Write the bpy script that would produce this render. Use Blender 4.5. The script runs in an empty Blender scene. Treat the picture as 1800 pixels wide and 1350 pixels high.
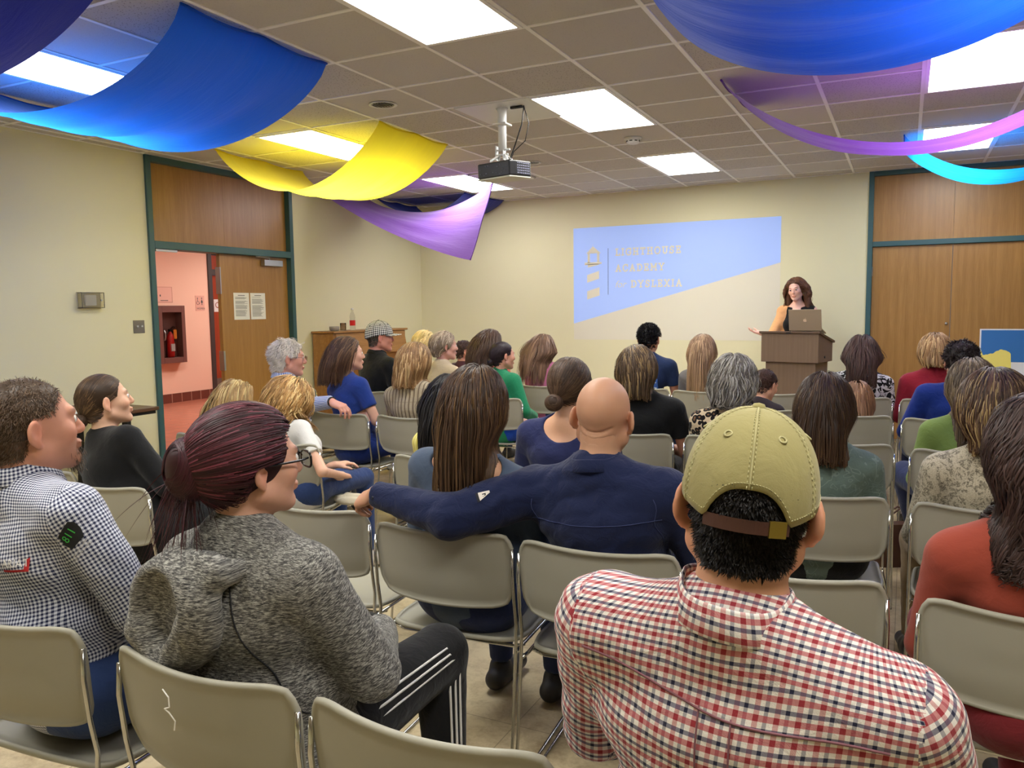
import bpy, bmesh, math, random
import numpy as np
from mathutils import Vector, Matrix, Euler
D = bpy.data
SC = bpy.context.scene
COL = SC.collection
rad = math.radians
# ------------------------------------------------------------------ camera
def cam_axes(yaw, pitch, roll):
    cy, sy, cp, sp = math.cos(yaw), math.sin(yaw), math.cos(pitch), math.sin(pitch)
    f = Vector((-sy*cp, cy*cp, sp)); r = Vector((cy, sy, 0)); u = r.cross(f)
    c, s = math.cos(roll), math.sin(roll)
    return c*r + s*u, -s*r + c*u, f
cd = D.cameras.new('camera'); cam = D.objects.new('camera', cd); COL.objects.link(cam)
_r, _u, _f = cam_axes(0.461713, -0.0956728, -0.0125381)
M = Matrix((( _r.x, _u.x, -_f.x, 0), (_r.y, _u.y, -_f.y, 0), (_r.z, _u.z, -_f.z, 1.5), (0, 0, 0, 1)))
cam.matrix_world = M
cd.sensor_width = 36; cd.lens = 1390.3*36/1800; cd.clip_start = 0.05; cd.clip_end = 60
SC.camera = cam
# ------------------------------------------------------------------ world, exposure
wd = D.worlds.new('world'); SC.world = wd; wd.use_nodes = True
bgn = wd.node_tree.nodes['Background']; bgn.inputs[0].default_value = (0.75, 0.8, 0.9, 1); bgn.inputs[1].default_value = 0.15
SC.view_settings.view_transform = 'Standard'; SC.view_settings.look = 'None'
SC.view_settings.gamma = 1.0; SC.view_settings.use_curve_mapping = False
SC.view_settings.exposure = 0.0
PANEL_STRENGTH = 23.0
HALL_LIGHT = 140
SC.cycles.use_denoising = True
SC.cycles.max_bounces = 8; SC.cycles.diffuse_bounces = 4; SC.cycles.transparent_max_bounces = 8
SC.cycles.sample_clamp_indirect = 6
# ------------------------------------------------------------------ materials
def srgb(r, g=None, b=None):
    if g is None: r, g, b = r
    f = lambda c: (c/255/12.92) if c/255 <= .04045 else ((c/255+.055)/1.055)**2.4
    return (f(r), f(g), f(b), 1)
class NT:
    """small helper round a material's node tree"""
    def __init__(s, m): s.t = m.node_tree; s.n = s.t.nodes; s.l = s.t.links
    def add(s, typ, **kw):
        n = s.n.new(typ)
        for k, v in kw.items():
            if k.startswith('i_'):
                key = k[2:]; key = int(key) if key.isdigit() else key.replace('_', ' ')
                s.put(n, key, v)
            else: setattr(n, k, v)
        return n
    def put(s, n, key, v):
        if isinstance(v, bpy.types.NodeSocket): s.l.new(v, n.inputs[key])
        elif isinstance(v, bpy.types.Node): s.l.new(v.outputs[0], n.inputs[key])
        else: n.inputs[key].default_value = v
    def math(s, op, a, b=0.0, c=0.0, clamp=False):
        n = s.n.new('ShaderNodeMath'); n.operation = op; n.use_clamp = clamp
        s.put(n, 0, a); s.put(n, 1, b); s.put(n, 2, c)
        return n.outputs[0]
    def mix(s, f, a, b, blend='MIX'):
        n = s.n.new('ShaderNodeMix'); n.data_type = 'RGBA'; n.blend_type = blend
        s.put(n, 0, f); s.put(n, 6, a); s.put(n, 7, b)
        return n.outputs[2]
    def ramp(s, f, stops, interp='LINEAR'):
        n = s.n.new('ShaderNodeValToRGB'); n.color_ramp.interpolation = interp
        e = n.color_ramp.elements
        while len(e) < len(stops): e.new(0.5)
        for i, (p, c) in enumerate(stops): e[i].position = p; e[i].color = c if len(c) == 4 else (*c, 1)
        s.put(n, 0, f); return n.outputs[0]
    def coord(s, kind='Object'): return s.add('ShaderNodeTexCoord').outputs[kind]
    def mapping(s, vec, scale=(1, 1, 1), rot=(0, 0, 0), loc=(0, 0, 0)):
        n = s.n.new('ShaderNodeMapping'); s.l.new(vec, n.inputs[0])
        n.inputs['Scale'].default_value = scale; n.inputs['Rotation'].default_value = rot; n.inputs['Location'].default_value = loc
        return n.outputs[0]
    def noise(s, vec, scale=5, detail=3, rough=.5, dist=0, out='Fac'):
        n = s.n.new('ShaderNodeTexNoise'); s.l.new(vec, n.inputs['Vector'])
        n.inputs['Scale'].default_value = scale; n.inputs['Detail'].default_value = detail
        n.inputs['Roughness'].default_value = rough; n.inputs['Distortion'].default_value = dist
        return n.outputs[out]
    def bump(s, h, strength=.3, dist=.01):
        n = s.n.new('ShaderNodeBump'); n.inputs['Strength'].default_value = strength; n.inputs['Distance'].default_value = dist
        s.put(n, 'Height', h); s.l.new(n.outputs[0], s.bsdf.inputs['Normal']); return n
    def sep(s, v):
        n = s.n.new('ShaderNodeSeparateXYZ'); s.l.new(v, n.inputs[0]); return n.outputs
def mat(name, color=(.5, .5, .5, 1), rough=.6, metal=0, spec=.5, **kw):
    m = D.materials.new(name); m.use_nodes = True; t = NT(m); b = m.node_tree.nodes['Principled BSDF']; t.bsdf = b
    b.inputs['Base Color'].default_value = color; b.inputs['Roughness'].default_value = rough
    b.inputs['Metallic'].default_value = metal; b.inputs['Specular IOR Level'].default_value = spec
    for k, v in kw.items(): b.inputs[k.replace('_', ' ')].default_value = v
    m.diffuse_color = color
    return m, t
def simple(name, rgb, rough=.6, metal=0, bump=0, bscale=200, **kw):
    m, t = mat(name, srgb(rgb), rough, metal, **kw)
    if bump: t.bump(t.noise(t.coord(), bscale, 3), bump, .002)
    return m
def emit(name, rgb, strength):
    m = D.materials.new(name); m.use_nodes = True; t = NT(m)
    t.n.remove(t.n['Principled BSDF']); e = t.add('ShaderNodeEmission'); e.inputs[0].default_value = rgb; e.inputs[1].default_value = strength
    t.l.new(e.outputs[0], t.n['Material Output'].inputs[0]); return m
MT = {}
def wallmat(name, rgb):
    m, t = mat(name, srgb(rgb), .75, spec=.25); c = t.coord()
    n = t.noise(c, 260, 3, .6); n2 = t.noise(c, 1.3, 3)
    t.put(t.bsdf, 'Base Color', t.mix(t.math('MULTIPLY', n2, .25), srgb(rgb), srgb([v*.93 for v in rgb])))
    t.bump(n, .25, .002); return m
MT['wall'] = wallmat('cream_wall_paint', (226, 220, 184))
MT['pink'] = wallmat('pink_wall_paint', (246, 196, 172))
def woodmat(name, light, dark, axis='Z', scale=1.0, rough=.35, streak=14):
    m, t = mat(name, srgb(light), rough, spec=.5); c = t.coord()
    sc = {'Z': (streak, streak, .8), 'X': (.8, streak, streak), 'Y': (streak, .8, streak)}[axis]
    v = t.mapping(c, tuple(s*scale for s in sc))
    n = t.noise(v, 1.6, 6, .62, 1.2); f = t.noise(v, 9, 3, .6)
    w = t.add('ShaderNodeTexWave', wave_type='BANDS', bands_direction='X')
    lv = t.mapping(c, tuple(s*.35*scale for s in sc)); t.l.new(lv, w.inputs[0]); w.inputs['Scale'].default_value = .8
    w.inputs['Distortion'].default_value = 9; w.inputs['Detail'].default_value = 3
    a = t.math('ADD', t.math('MULTIPLY', n, .6), t.math('MULTIPLY', f, .3)); a = t.math('ADD', a, t.math('MULTIPLY', w.outputs['Fac'], .10))
    col = t.ramp(a, [(.12, srgb(dark)), (.48, srgb([(x+y)/2 for x, y in zip(light, dark)])), (.85, srgb(light))])
    t.put(t.bsdf, 'Base Color', col); t.bump(f, .05, .002); return m
MT['doorwood'] = woodmat('oak_veneer', (184, 140, 78), (134, 92, 42))
MT['piano'] = woodmat('honey_oak', (186, 138, 82), (128, 84, 42), 'Y')
MT['redwood'] = woodmat('red_stained_wood', (190, 84, 50), (120, 40, 24))
MT['podium'] = woodmat('walnut_laminate', (126, 104, 86), (100, 80, 64), 'Z', 1.0, .5, 30)
MT['tabletop'] = woodmat('brown_laminate', (112, 78, 50), (70, 46, 30), 'Y', 1, .4)
MT['teal'] = simple('teal_door_paint', (50, 88, 92), .45, bump=.1)
MT['darkframe'] = simple('dark_bronze_frame', (66, 56, 54), .5)
MT['steel'] = simple('satin_steel', (176, 176, 172), .35, 1)
MT['chrome'] = simple('chrome_rod', (205, 205, 202), .16, 1)
MT['black'] = simple('black_plastic', (22, 22, 24), .4)
MT['blackmetal'] = simple('black_metal', (20, 20, 21), .45)
MT['white'] = simple('white_plastic', (225, 225, 222), .4)
MT['paper'] = simple('white_paper', (236, 234, 228), .8)
MT['ink'] = simple('dark_ink', (70, 70, 74), .8)
MT['grey'] = simple('grey_plate', (130, 124, 116), .4, .6)
MT['beigeplastic'] = simple('beige_plastic', (196, 186, 152), .4)
MT['tbar'] = simple('white_painted_bar', (246, 243, 240), .45)
MT['panel'] = emit('fluorescent_diffuser', (1.0, .985, .93, 1), PANEL_STRENGTH)
# ceiling tiles
GX, GY, TW = -1.776, 3.782, .6096
m, t = mat('acoustic_ceiling_tile', srgb((196, 188, 178)), .9, spec=.1); c = t.coord()
s = t.sep(c); fx = t.math('FLOOR', t.math('DIVIDE', t.math('SUBTRACT', s[0], GX), TW)); fy = t.math('FLOOR', t.math('DIVIDE', t.math('SUBTRACT', s[1], GY), TW))
cc = t.add('ShaderNodeCombineXYZ'); t.put(cc, 0, fx); t.put(cc, 1, fy)
wn = t.add('ShaderNodeTexWhiteNoise'); t.l.new(cc.outputs[0], wn.inputs[0])
coarse = t.math('GREATER_THAN', wn.outputs['Value'], .62)
v1 = t.add('ShaderNodeTexVoronoi', feature='F1'); t.l.new(t.mapping(c, (1, 1, 1)), v1.inputs[0]); v1.inputs['Scale'].default_value = 62
v2 = t.noise(c, 190, 4, .7)
pit = t.math('LESS_THAN', t.math('ADD', v1.outputs['Distance'], t.math('MULTIPLY', v2, .25)), .34)
pit = t.math('MULTIPLY', pit, t.math('MULTIPLY_ADD', coarse, .55, .12))
base = t.mix(wn.outputs['Value'], srgb((216, 210, 206)), srgb((202, 196, 192)))
t.put(t.bsdf, 'Base Color', t.mix(t.math('ADD', pit, t.math('MULTIPLY', v2, .15)), base, srgb((120, 112, 104))))
hh = t.math('SUBTRACT', v2, pit); t.bump(hh, .6, .004); MT['tile'] = m
# vinyl floor
def floormat(name, a, b, tile, joint, gloss=.4):
    m, t = mat(name, srgb(a), gloss); c = t.coord(); s = t.sep(c)
    def edge(ch):
        f = t.math('FRACT', t.math('DIVIDE', ch, tile)); f = t.math('ABSOLUTE', t.math('SUBTRACT', f, .5))
        return t.math('GREATER_THAN', f, .5-joint/tile)
    j = t.math('MAXIMUM', edge(s[0]), edge(s[1]))
    cc = t.add('ShaderNodeCombineXYZ'); t.put(cc, 0, t.math('FLOOR', t.math('DIVIDE', s[0], tile))); t.put(cc, 1, t.math('FLOOR', t.math('DIVIDE', s[1], tile)))
    wn = t.add('ShaderNodeTexWhiteNoise'); t.l.new(cc.outputs[0], wn.inputs[0])
    n = t.noise(c, 9, 6, .62, .6); n3 = t.noise(c, 60, 4, .7)
    k = t.math('ADD', t.math('MULTIPLY', n, .8), t.math('MULTIPLY', n3, .35)); k = t.math('ADD', k, t.math('MULTIPLY', wn.outputs['Value'], .12))
    col = t.ramp(k, [(.42, srgb(b)), (.75, srgb(a))])
    t.put(t.bsdf, 'Base Color', t.mix(t.math('MULTIPLY', j, .55), col, srgb([v*.55 for v in b])))
    t.put(t.bsdf, 'Roughness', t.math('MULTIPLY_ADD', n, .25, gloss-.1)); t.bump(t.math('SUBTRACT', n3, j), .12, .002); return m
MT['floor'] = floormat('vinyl_tile', (196, 180, 146), (146, 126, 96), .6096, .0018, .42)
MT['hallfloor'] = floormat('terracotta_tile', (196, 118, 92), (160, 88, 68), .2, .004, .3)
m, t = mat('brown_base_tile', srgb((128, 70, 56)), .4); c = t.coord(); s = t.sep(c)
f = t.math('ABSOLUTE', t.math('SUBTRACT', t.math('FRACT', t.math('DIVIDE', s[1], .2)), .5))
t.put(t.bsdf, 'Base Color', t.mix(t.math('GREATER_THAN', f, .475), srgb((112, 58, 46)), srgb((196, 150, 130)))); MT['basetile'] = m
MT['rubberbase'] = simple('tan_rubber_base', (150, 128, 100), .6)
# ------------------------------------------------------------------ mesh helpers
class MB:
    def __init__(s): s.v = []; s.f = []; s.mi = []; s.cur = 0
    def add(s, vs, fs):
        o = len(s.v); s.v += [tuple(v) for v in vs]; s.f += [tuple(i+o for i in f) for f in fs]; s.mi += [s.cur]*len(fs); return s
    def box(s, lo, hi, mtx=None):
        x0, y0, z0 = lo; x1, y1, z1 = hi
        vs = [(x0,y0,z0),(x1,y0,z0),(x1,y1,z0),(x0,y1,z0),(x0,y0,z1),(x1,y0,z1),(x1,y1,z1),(x0,y1,z1)]
        if mtx: vs = [mtx @ Vector(v) for v in vs]
        return s.add(vs, [(0,3,2,1),(4,5,6,7),(0,1,5,4),(1,2,6,5),(2,3,7,6),(3,0,4,7)])
    def tube(s, pts, r, n=8, closed=False, cap=True):
        pts = [Vector(p) for p in pts]; k = len(pts); rr = r if isinstance(r, (list, tuple)) else [r]*k
        vs = []; up = None
        for i, p in enumerate(pts):
            if closed: d = pts[(i+1) % k]-pts[i-1]
            else: d = pts[min(i+1, k-1)]-pts[max(i-1, 0)]
            d.normalize()
            if up is None:
                up = Vector((0, 0, 1)) if abs(d.z) < .9 else Vector((1, 0, 0))
            up = (up-d*up.dot(d))
            up = up.normalized() if up.length > 1e-6 else d.orthogonal().normalized()
            b = d.cross(up)
            vs += [p+(up*math.cos(a)+b*math.sin(a))*rr[i] for a in [2*math.pi*j/n for j in range(n)]]
        fs = []
        for i in range(k if closed else k-1):
            for j in range(n):
                a, b2 = i*n, ((i+1) % k)*n
                fs.append((a+j, a+(j+1) % n, b2+(j+1) % n, b2+j))
        if cap and not closed: fs += [tuple(range(n))[::-1], tuple((k-1)*n+j for j in range(n))]
        return s.add(vs, fs)
    def lathe(s, prof, n=24, loc=(0, 0, 0), cap=True):
        vs = []; fs = []; k = len(prof)
        for r, z in prof: vs += [(loc[0]+r*math.cos(2*math.pi*j/n), loc[1]+r*math.sin(2*math.pi*j/n), loc[2]+z) for j in range(n)]
        for i in range(k-1):
            for j in range(n): fs.append((i*n+j, i*n+(j+1) % n, (i+1)*n+(j+1) % n, (i+1)*n+j))
        if cap: fs += [tuple(range(n))[::-1], tuple((k-1)*n+j for j in range(n))]
        return s.add(vs, fs)
    def prism(s, poly, z0, z1, mtx=None):
        n = len(poly); vs = [(x, y, z0) for x, y in poly]+[(x, y, z1) for x, y in poly]
        if mtx: vs = [mtx @ Vector(v) for v in vs]
        return s.add(vs, [tuple(range(n))[::-1], tuple(range(n, 2*n))]+[(i, (i+1) % n, n+(i+1) % n, n+i) for i in range(n)])
    def grid(s, P):
        nu, nv = len(P), len(P[0]); vs = [p for row in P for p in row]
        return s.add(vs, [(i*nv+j, i*nv+j+1, (i+1)*nv+j+1, (i+1)*nv+j) for i in range(nu-1) for j in range(nv-1)])
    def build(s, name, m, parent=None, smooth=False, bevel=0, loc=None, rot=None):
        me = D.meshes.new(name); me.from_pydata(s.v, [], s.f)
        for mm in (m if isinstance(m, (list, tuple)) else [m]): me.materials.append(mm)
        if s.cur: me.polygons.foreach_set('material_index', s.mi)
        o = D.objects.new(name, me); COL.objects.link(o)
        if smooth: me.polygons.foreach_set('use_smooth', [True]*len(me.polygons))
        if bevel:
            b = o.modifiers.new('bevel', 'BEVEL'); b.width = bevel; b.segments = 2; b.limit_method = 'ANGLE'
        if parent: o.parent = parent
        if loc: o.location = loc
        if rot: o.rotation_euler = rot
        return o
def box(name, lo, hi, m, parent=None, bevel=0): return MB().box(lo, hi).build(name, m, parent, bevel=bevel)
def tag(o, label, cat, group=None, kind=None):
    if label: o['label'] = label
    if cat: o['category'] = cat
    if group: o['group'] = group
    if kind: o['kind'] = kind
    return o
def empty(name, loc=(0, 0, 0), rz=0):
    o = D.objects.new(name, None); COL.objects.link(o); o.location = loc; o.rotation_euler.z = rz; o.empty_display_size = .1; return o
def struct(o): o['kind'] = 'structure'; return o
def kids(o): return [c for c in D.objects if c.parent == o]
def copy_tree(o, parent=None, tree=None):
    if tree is None:
        tree = {}
        for x in D.objects:
            if x.parent: tree.setdefault(x.parent.name, []).append(x)
    c = o.copy(); COL.objects.link(c)
    if parent: c.parent = parent
    for ch in tree.get(o.name, []): copy_tree(ch, c, tree)
    return c
def text_mesh(body, size, name='lettering', shear=0, space=1.0, ext=.0004, align='LEFT'):
    cu = D.curves.new('tmp', 'FONT'); cu.body = body; cu.size = size; cu.shear = shear; cu.space_character = space
    cu.extrude = ext; cu.align_x = align; cu.resolution_u = 3
    o = D.objects.new('tmp', cu); COL.objects.link(o); bpy.context.view_layer.update()
    me = D.meshes.new_from_object(o.evaluated_get(bpy.context.evaluated_depsgraph_get())); D.objects.remove(o); D.curves.remove(cu); me.name = name
    return me
def text(body, size, m, mtx, name='lettering', parent=None, **kw):
    me = text_mesh(body, size, name, **kw); me.materials.clear(); me.materials.append(m)
    o = D.objects.new(name, me); COL.objects.link(o); o.matrix_world = mtx
    if parent: o.parent = parent; o.matrix_parent_inverse = parent.matrix_world.inverted() if parent.matrix_world else Matrix()
    return o
# ------------------------------------------------------------------ room shell
XL, YB, ZC, XR, YF = -6.19, 9.58, 2.925, 3.6, -2.9
DY0, DY1, DH = 5.05, 6.95, 2.14       # left double door opening
struct(box('floor', (XL-.14, YF-.1, -.1), (XR+.1, YB+.1, 0), MT['floor']))
struct(box('ceiling', (XL-.14, YF-.1, ZC), (XR+.1, YB+.1, ZC+.1), MT['tile']))
w = MB(); w.box((XL-.14, YF, 0), (XL, DY0, ZC)); w.box((XL-.14, DY1, 0), (XL, YB, ZC)); struct(w.build('wall_left', MT['wall']))
RX0, RX1 = -.40, 1.28
w = MB(); w.box((XL-.14, YB, 0), (RX0, YB+.14, ZC)); w.box((RX1, YB, 0), (XR+.1, YB+.14, ZC)); struct(w.build('wall_back', MT['wall']))
struct(box('wall_right', (XR, YF, 0), (XR+.12, YB, ZC), MT['wall']))
struct(box('wall_front', (XL-.14, YF-.12, 0), (XR+.12, YF, ZC), MT['wall']))
# ceiling T bars
w = MB()
i = -8
while True:
    x = GX+i*TW
    if x > XR: break
    if x > XL: w.box((x-.012, YF, ZC-.006), (x+.012, YB, ZC+.001))
    i += 1
j = -11
while True:
    y = GY+j*TW
    if y > YB: break
    if y > YF: w.box((XL, y-.012, ZC-.0055), (XR, y+.012, ZC+.001))
    j += 1
w.box((XL, YF, ZC-.006), (XL+.02, YB, ZC)); w.box((XL, YB-.02, ZC-.006), (XR, YB, ZC))
struct(w.build('trim_1', MT['tbar']))
# light fixtures
g = 'recessed ceiling light panels'
proto = empty('ceiling_light', (0, 0, ZC))
f = MB(); hw, hl = TW/2-.012, TW-.012
for lo, hi in (((-hw, -hl, -.012), (hw, -hl+.022, .0)), ((-hw, hl-.022, -.012), (hw, hl, .0)), ((-hw, -hl, -.012), (-hw+.022, hl, .0)), ((hw-.022, -hl, -.012), (hw, hl, .0))): f.box(lo, hi)
f.build('frame', MT['tbar'], proto); box('diffuser', (-hw+.02, -hl+.02, -.009), (hw-.02, hl-.02, -.003), MT['panel'], proto)
names = {(-5, -2): 'glowing light panel behind the large blue drape, nearest over the left side', (-5, 2): 'glowing light panel just above the yellow drape', (-5, 6): 'glowing light panel behind the torn-loose purple drape tip',
         (-1, -2): 'big glowing light panel cut by the top edge, nearer than the projector', (-1, 2): 'glowing light panel right beside the projector mount', (-1, 6): 'small glowing light panel above the projected slide',
         (3, -2): 'light panel hidden above the large blue drape at the right', (3, 2): 'glowing light panel half behind the big blue and purple drapes', (3, 6): 'glowing light panel just above the bright blue drape by the right doors',
         (-5, -6): 'light panel over the left side of the rear row', (-1, -6): 'light panel over the middle of the rear row', (3, -6): 'light panel over the right side of the rear row'}
first = True
for (i, j), lab in names.items():
    o = proto if first else copy_tree(proto); first = False
    o.location = (GX+(i+.5)*TW, GY+(j+1)*TW, ZC); tag(o, lab, 'ceiling light', g)
# recessed cans
can = empty('recessed_downlight')
c_ = MB(); c_.lathe([(.075, 0), (.098, -.002), (.1, -.006), (.09, -.009), (.078, -.006)], 28, cap=False); c_.build('trim_ring', MT['white'], can, True)
c_ = MB(); c_.lathe([(.076, -.006), (.07, -.002), (.03, -.0015), (.0, -.0012)], 28, cap=False); c_.build('reflector', MT['steel'], can, True)
c_ = MB()
for k in range(7): c_.box((-.07+k*.022, -.05, -.006), (-.067+k*.022, .05, -.001))
c_.build('louvre', MT['black'], can)
first = True
for (x, y), lab in {(-3.31, 4.69): 'round recessed downlight between the blue drape and the projector', (-3.35, 7.22): 'round recessed downlight just behind the projector',
                    (-.92, 4.71): 'round recessed downlight peeping out beside the large blue drape at the right', (-5.70, 4.0): 'round recessed downlight close to the left wall below the blue drape'}.items():
    o = can if first else copy_tree(can); first = False
    o.location = (x, y, ZC-.001); tag(o, lab, 'downlight', 'round recessed downlights')
# smoke detector
sd = empty('smoke_detector', (-2.12, 6.62, ZC))
MB().lathe([(.0, 0), (.075, 0), (.075, -.012), (.06, -.018)], 28, cap=False).build('base', MT['white'], sd, True)
MB().lathe([(.058, -.012), (.055, -.04), (.04, -.052), (0, -.053)], 28, cap=False).build('sensor_head', MT['white'], sd, True)
w = MB()
for k in range(8):
    a = k*math.pi/4; w.box((-.012, -.058, -.036), (.012, -.0535, -.028), Matrix.Rotation(a, 4, 'Z'))
w.build('slot', MT['black'], sd)
tag(sd, 'white round smoke detector on the ceiling before the small light panel', 'smoke detector')
# air diffuser and exit light bar near the far corner
v = empty('air_vent', (-3.95, 7.76, ZC))
w = MB()
for k in range(5):
    a = .27-k*.05; w.box((-a, -a, -.02+k*.003), (a, -a+.02, -.004)); w.box((-a, a-.02, -.02+k*.003), (a, a, -.004)); w.box((-a, -a, -.02+k*.003), (-a+.02, a, -.004)); w.box((a-.02, -a, -.02+k*.003), (a, a, -.004))
w.build('louvre', MT['tbar'], v); box('backing', (-.28, -.28, -.004), (.28, .28, 0), MT['grey'], v)
tag(v, 'square louvred air vent on the ceiling over the far left corner', 'air vent')
# left door frame: set as structure
def frame_y(name, x0, x1, y0, y1, ztop, zmid, fw, m):
    w = MB(); w.box((x0, y0-.0, 0), (x1, y0+fw, ztop)); w.box((x0, y1-fw, 0), (x1, y1, ztop)); w.box((x0, y0+fw, ztop-fw), (x1, y1-fw, ztop)); w.box((x0, y0+fw, zmid-.035), (x1, y1-fw, zmid+.035))
    xs = (x0+x1)/2; w.box((xs-.02, y0+fw, 0), (xs+.01, y0+fw+.014, ztop-fw)); w.box((xs-.02, y1-fw-.014, 0), (xs+.01, y1-fw, ztop-fw))
    return w.build(name, m, bevel=.004)
d1 = struct(frame_y('door_1', XL-.15, XL+.025, DY0, DY1, ZC-.005, 2.12, .055, MT['teal']))
w = MB()
for k in range(2): w.box((XL-.09, DY0+.056+k*.8955, 2.156), (XL-.04, DY0+.0555+(k+1)*.8945, ZC-.06))
struct(w.build('transom_panel', MT['doorwood'], d1))
lf = struct(box('door_leaf', (XL-.085, 5.92, .01), (XL-.04, DY1-.057, 2.083), MT['doorwood'], d1))
lf2 = struct(MB().box((0, 0, .01), (-.86, .045, 2.083)).build('door_leaf', MT['doorwood'], d1, loc=(XL-.13, DY0+.06, 0)))
w = MB(); w.box((XL-.095, 5.912, .9), (XL-.03, 5.935, 1.1)); w.box((XL-.095, 5.912, 1.68), (XL-.03, 5.922, 1.95)); w.build('edge_plate', MT['steel'], d1)
dc = empty('door_closer', (XL-.035, 6.64, 2.02))
box('body', (0, -.15, -.035), (.055, .13, .03), MT['steel'], dc, .004)
w = MB(); w.tube([(.03, -.05, .03), (.03, -.05, .05), (.06, -.28, .055), (.03, .05, .075)], .008, 6); w.build('arm', MT['steel'], dc)
tag(dc, 'silver door closer fixed at the top of the wooden door leaf', 'door closer')
db = MB().box((XL-.02, DY0+.08, 2.062), (XL+.005, DY0+.32, 2.083)).build('closer_bracket', MT['steel'], d1)
# papers on door
def paper(y0, lab, seed):
    z0, hh, ww = 1.415, .279, .216
    o = box('notice_sheet', (XL-.0395, y0, z0), (XL-.038, y0+ww, z0+hh), MT['paper'])
    rr = random.Random(seed); w = MB()
    w.box((XL-.038, y0+.06, z0+hh-.03), (XL-.0376, y0+ww-.06, z0+hh-.024))
    z = z0+hh-.045
    while z > z0+.03:
        if rr.random() > .12: w.box((XL-.038, y0+.022, z), (XL-.0376, y0+ww-.022-rr.random()*.05, z+.0026))
        z -= .0068
    w.build('print', MT['ink'], o); tag(o, lab, 'notice', 'printed notices on the door')
paper(6.085, 'printed white notice on the wooden door, the one farther from the closer', 1)
paper(6.32, 'printed white notice on the wooden door, under the door closer', 2)
# right double door in back wall
w = MB(); y0, y1 = YB-.025, YB+.14; fw = .05
w.box((RX0, y0, 0), (RX0+fw, y1, ZC-.005)); w.box((RX1-fw, y0, 0), (RX1, y1, ZC-.005)); w.box((RX0+fw, y0, ZC-.055), (RX1-fw, y1, ZC-.005)); w.box((RX0+fw, y0, 2.115), (RX1-fw, y1, 2.17))
d2 = struct(w.build('door_2', MT['teal'], bevel=.004))
xm = .42
w = MB(); w.box((RX0+.051, YB+.02, 2.172), (xm-.002, YB+.06, ZC-.056)); w.box((xm, YB+.02, 2.172), (RX1-.051, YB+.06, ZC-.056)); struct(w.build('transom_panel', MT['doorwood'], d2))
struct(box('door_leaf', (RX0+.053, YB+.015, .01), (xm-.003, YB+.06, 2.112), MT['doorwood'], d2)); struct(box('door_leaf', (xm+.003, YB+.015, .01), (RX1-.053, YB+.06, 2.112), MT['doorwood'], d2))
w = MB()
for z in (.25, 1.05, 1.85): w.tube([(RX0+.052, YB+.005, z-.05), (RX0+.052, YB+.005, z+.05)], .008, 8)
w.build('hinge', MT['steel'], d2)
w = MB(); w.lathe([(.014, 0), (.014, .02), (.0, .022)], 12); w.build('lock', MT['steel'], d2, True, loc=(xm-.035, YB+.013, 1.28), rot=(rad(90), 0, 0))
# baseboards
w = MB(); w.box((XL, YF, 0), (XL+.006, DY0, .1)); w.box((XL, DY1, 0), (XL+.006, YB, .1)); struct(w.build('baseboard_left', MT['rubberbase']))
w = MB(); w.box((XL, YB-.006, 0), (RX0, YB, .1)); w.box((RX1, YB-.006, 0), (XR, YB, .1)); struct(w.build('baseboard_back', MT['rubberbase']))
# hall beyond the door
HX = -10.91
struct(box('floor', (HX-.4, 3.0, -.1), (XL-.14, 14, -.001), MT['hallfloor']))
struct(box('ceiling', (HX-.4, 3.0, 2.8), (XL-.14, 14, 2.9), MT['tile']))
w = MB(); w.box((HX-.14, 3, 0), (HX, 10.08, 2.8)); w.box((HX-.14, 11.05, 0), (HX, 14, 2.8)); w.box((HX-.14, 10.08, 2.6), (HX, 11.05, 2.8)); struct(w.build('wall_hall', MT['pink']))
struct(box('wall_hall_end', (HX-.14, 14, 0), (XL-.14, 14.1, 2.8), MT['pink'])); struct(box('wall_hall_front', (HX-.14, 2.9, 0), (XL-.14, 3.0, 2.8), MT['pink']))
struct(box('wall_hall_side', (XL-.16, YB+.1, 0), (XL-.14, 14, 2.8), MT['pink']))
struct(box('baseboard_hall', (HX, 3, 0), (HX+.012, 10.08, .15), MT['basetile']))
w = MB(); w.box((HX-.14, 10.08, 0), (HX+.03, 10.16, 2.6)); w.box((HX-.14, 10.97, 0), (HX+.03, 11.05, 2.6)); w.box((HX-.14, 10.16, 2.5), (HX+.03, 10.97, 2.6)); w.box((HX-.14, 10.16, 2.15), (HX+.03, 10.97, 2.24))
d3 = struct(w.build('door_3', MT['darkframe']))
struct(box('door_leaf', (HX-.1, 10.165, .01), (HX-.05, 10.965, 2.14), MT['redwood'], d3)); struct(box('transom_panel', (HX-.1, 10.165, 2.245), (HX-.05, 10.965, 2.49), MT['redwood'], d3))
box('kick_panel', (HX-.049, 10.2, .0+.02), (HX-.044, 10.93, .32), MT['grey'], d3)
def onx(x, y, z, s=1): # text facing +X, reading along +Y
    return Matrix(((0, 0, 1, x), (1, 0, 0, y), (0, 1, 0, z), (0, 0, 0, 1)))
# unseen ceiling panels, added to brighten the hall
hl_ = empty('ceiling_light', (-8.6, 8.2, 2.8)); box('frame', (-.32, -.62, -.02), (.32, .62, 0), MT['tbar'], hl_); box('diffuser', (-.3, -.6, -.024), (.3, .6, -.0205), MT['panel'], hl_)
tag(hl_, 'unseen light panel added on the hall ceiling beyond the open doorway', 'ceiling light')
hl2 = copy_tree(hl_); hl2.location = (-8.6, 5.2, 2.8); tag(hl2, 'unseen light panel added on the hall ceiling just outside the doorway', 'ceiling light')
hl3 = copy_tree(hl_); hl3.location = (-9.4, 10.6, 2.8); tag(hl3, 'unseen light panel added on the hall ceiling in front of the dark red door', 'ceiling light')
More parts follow.
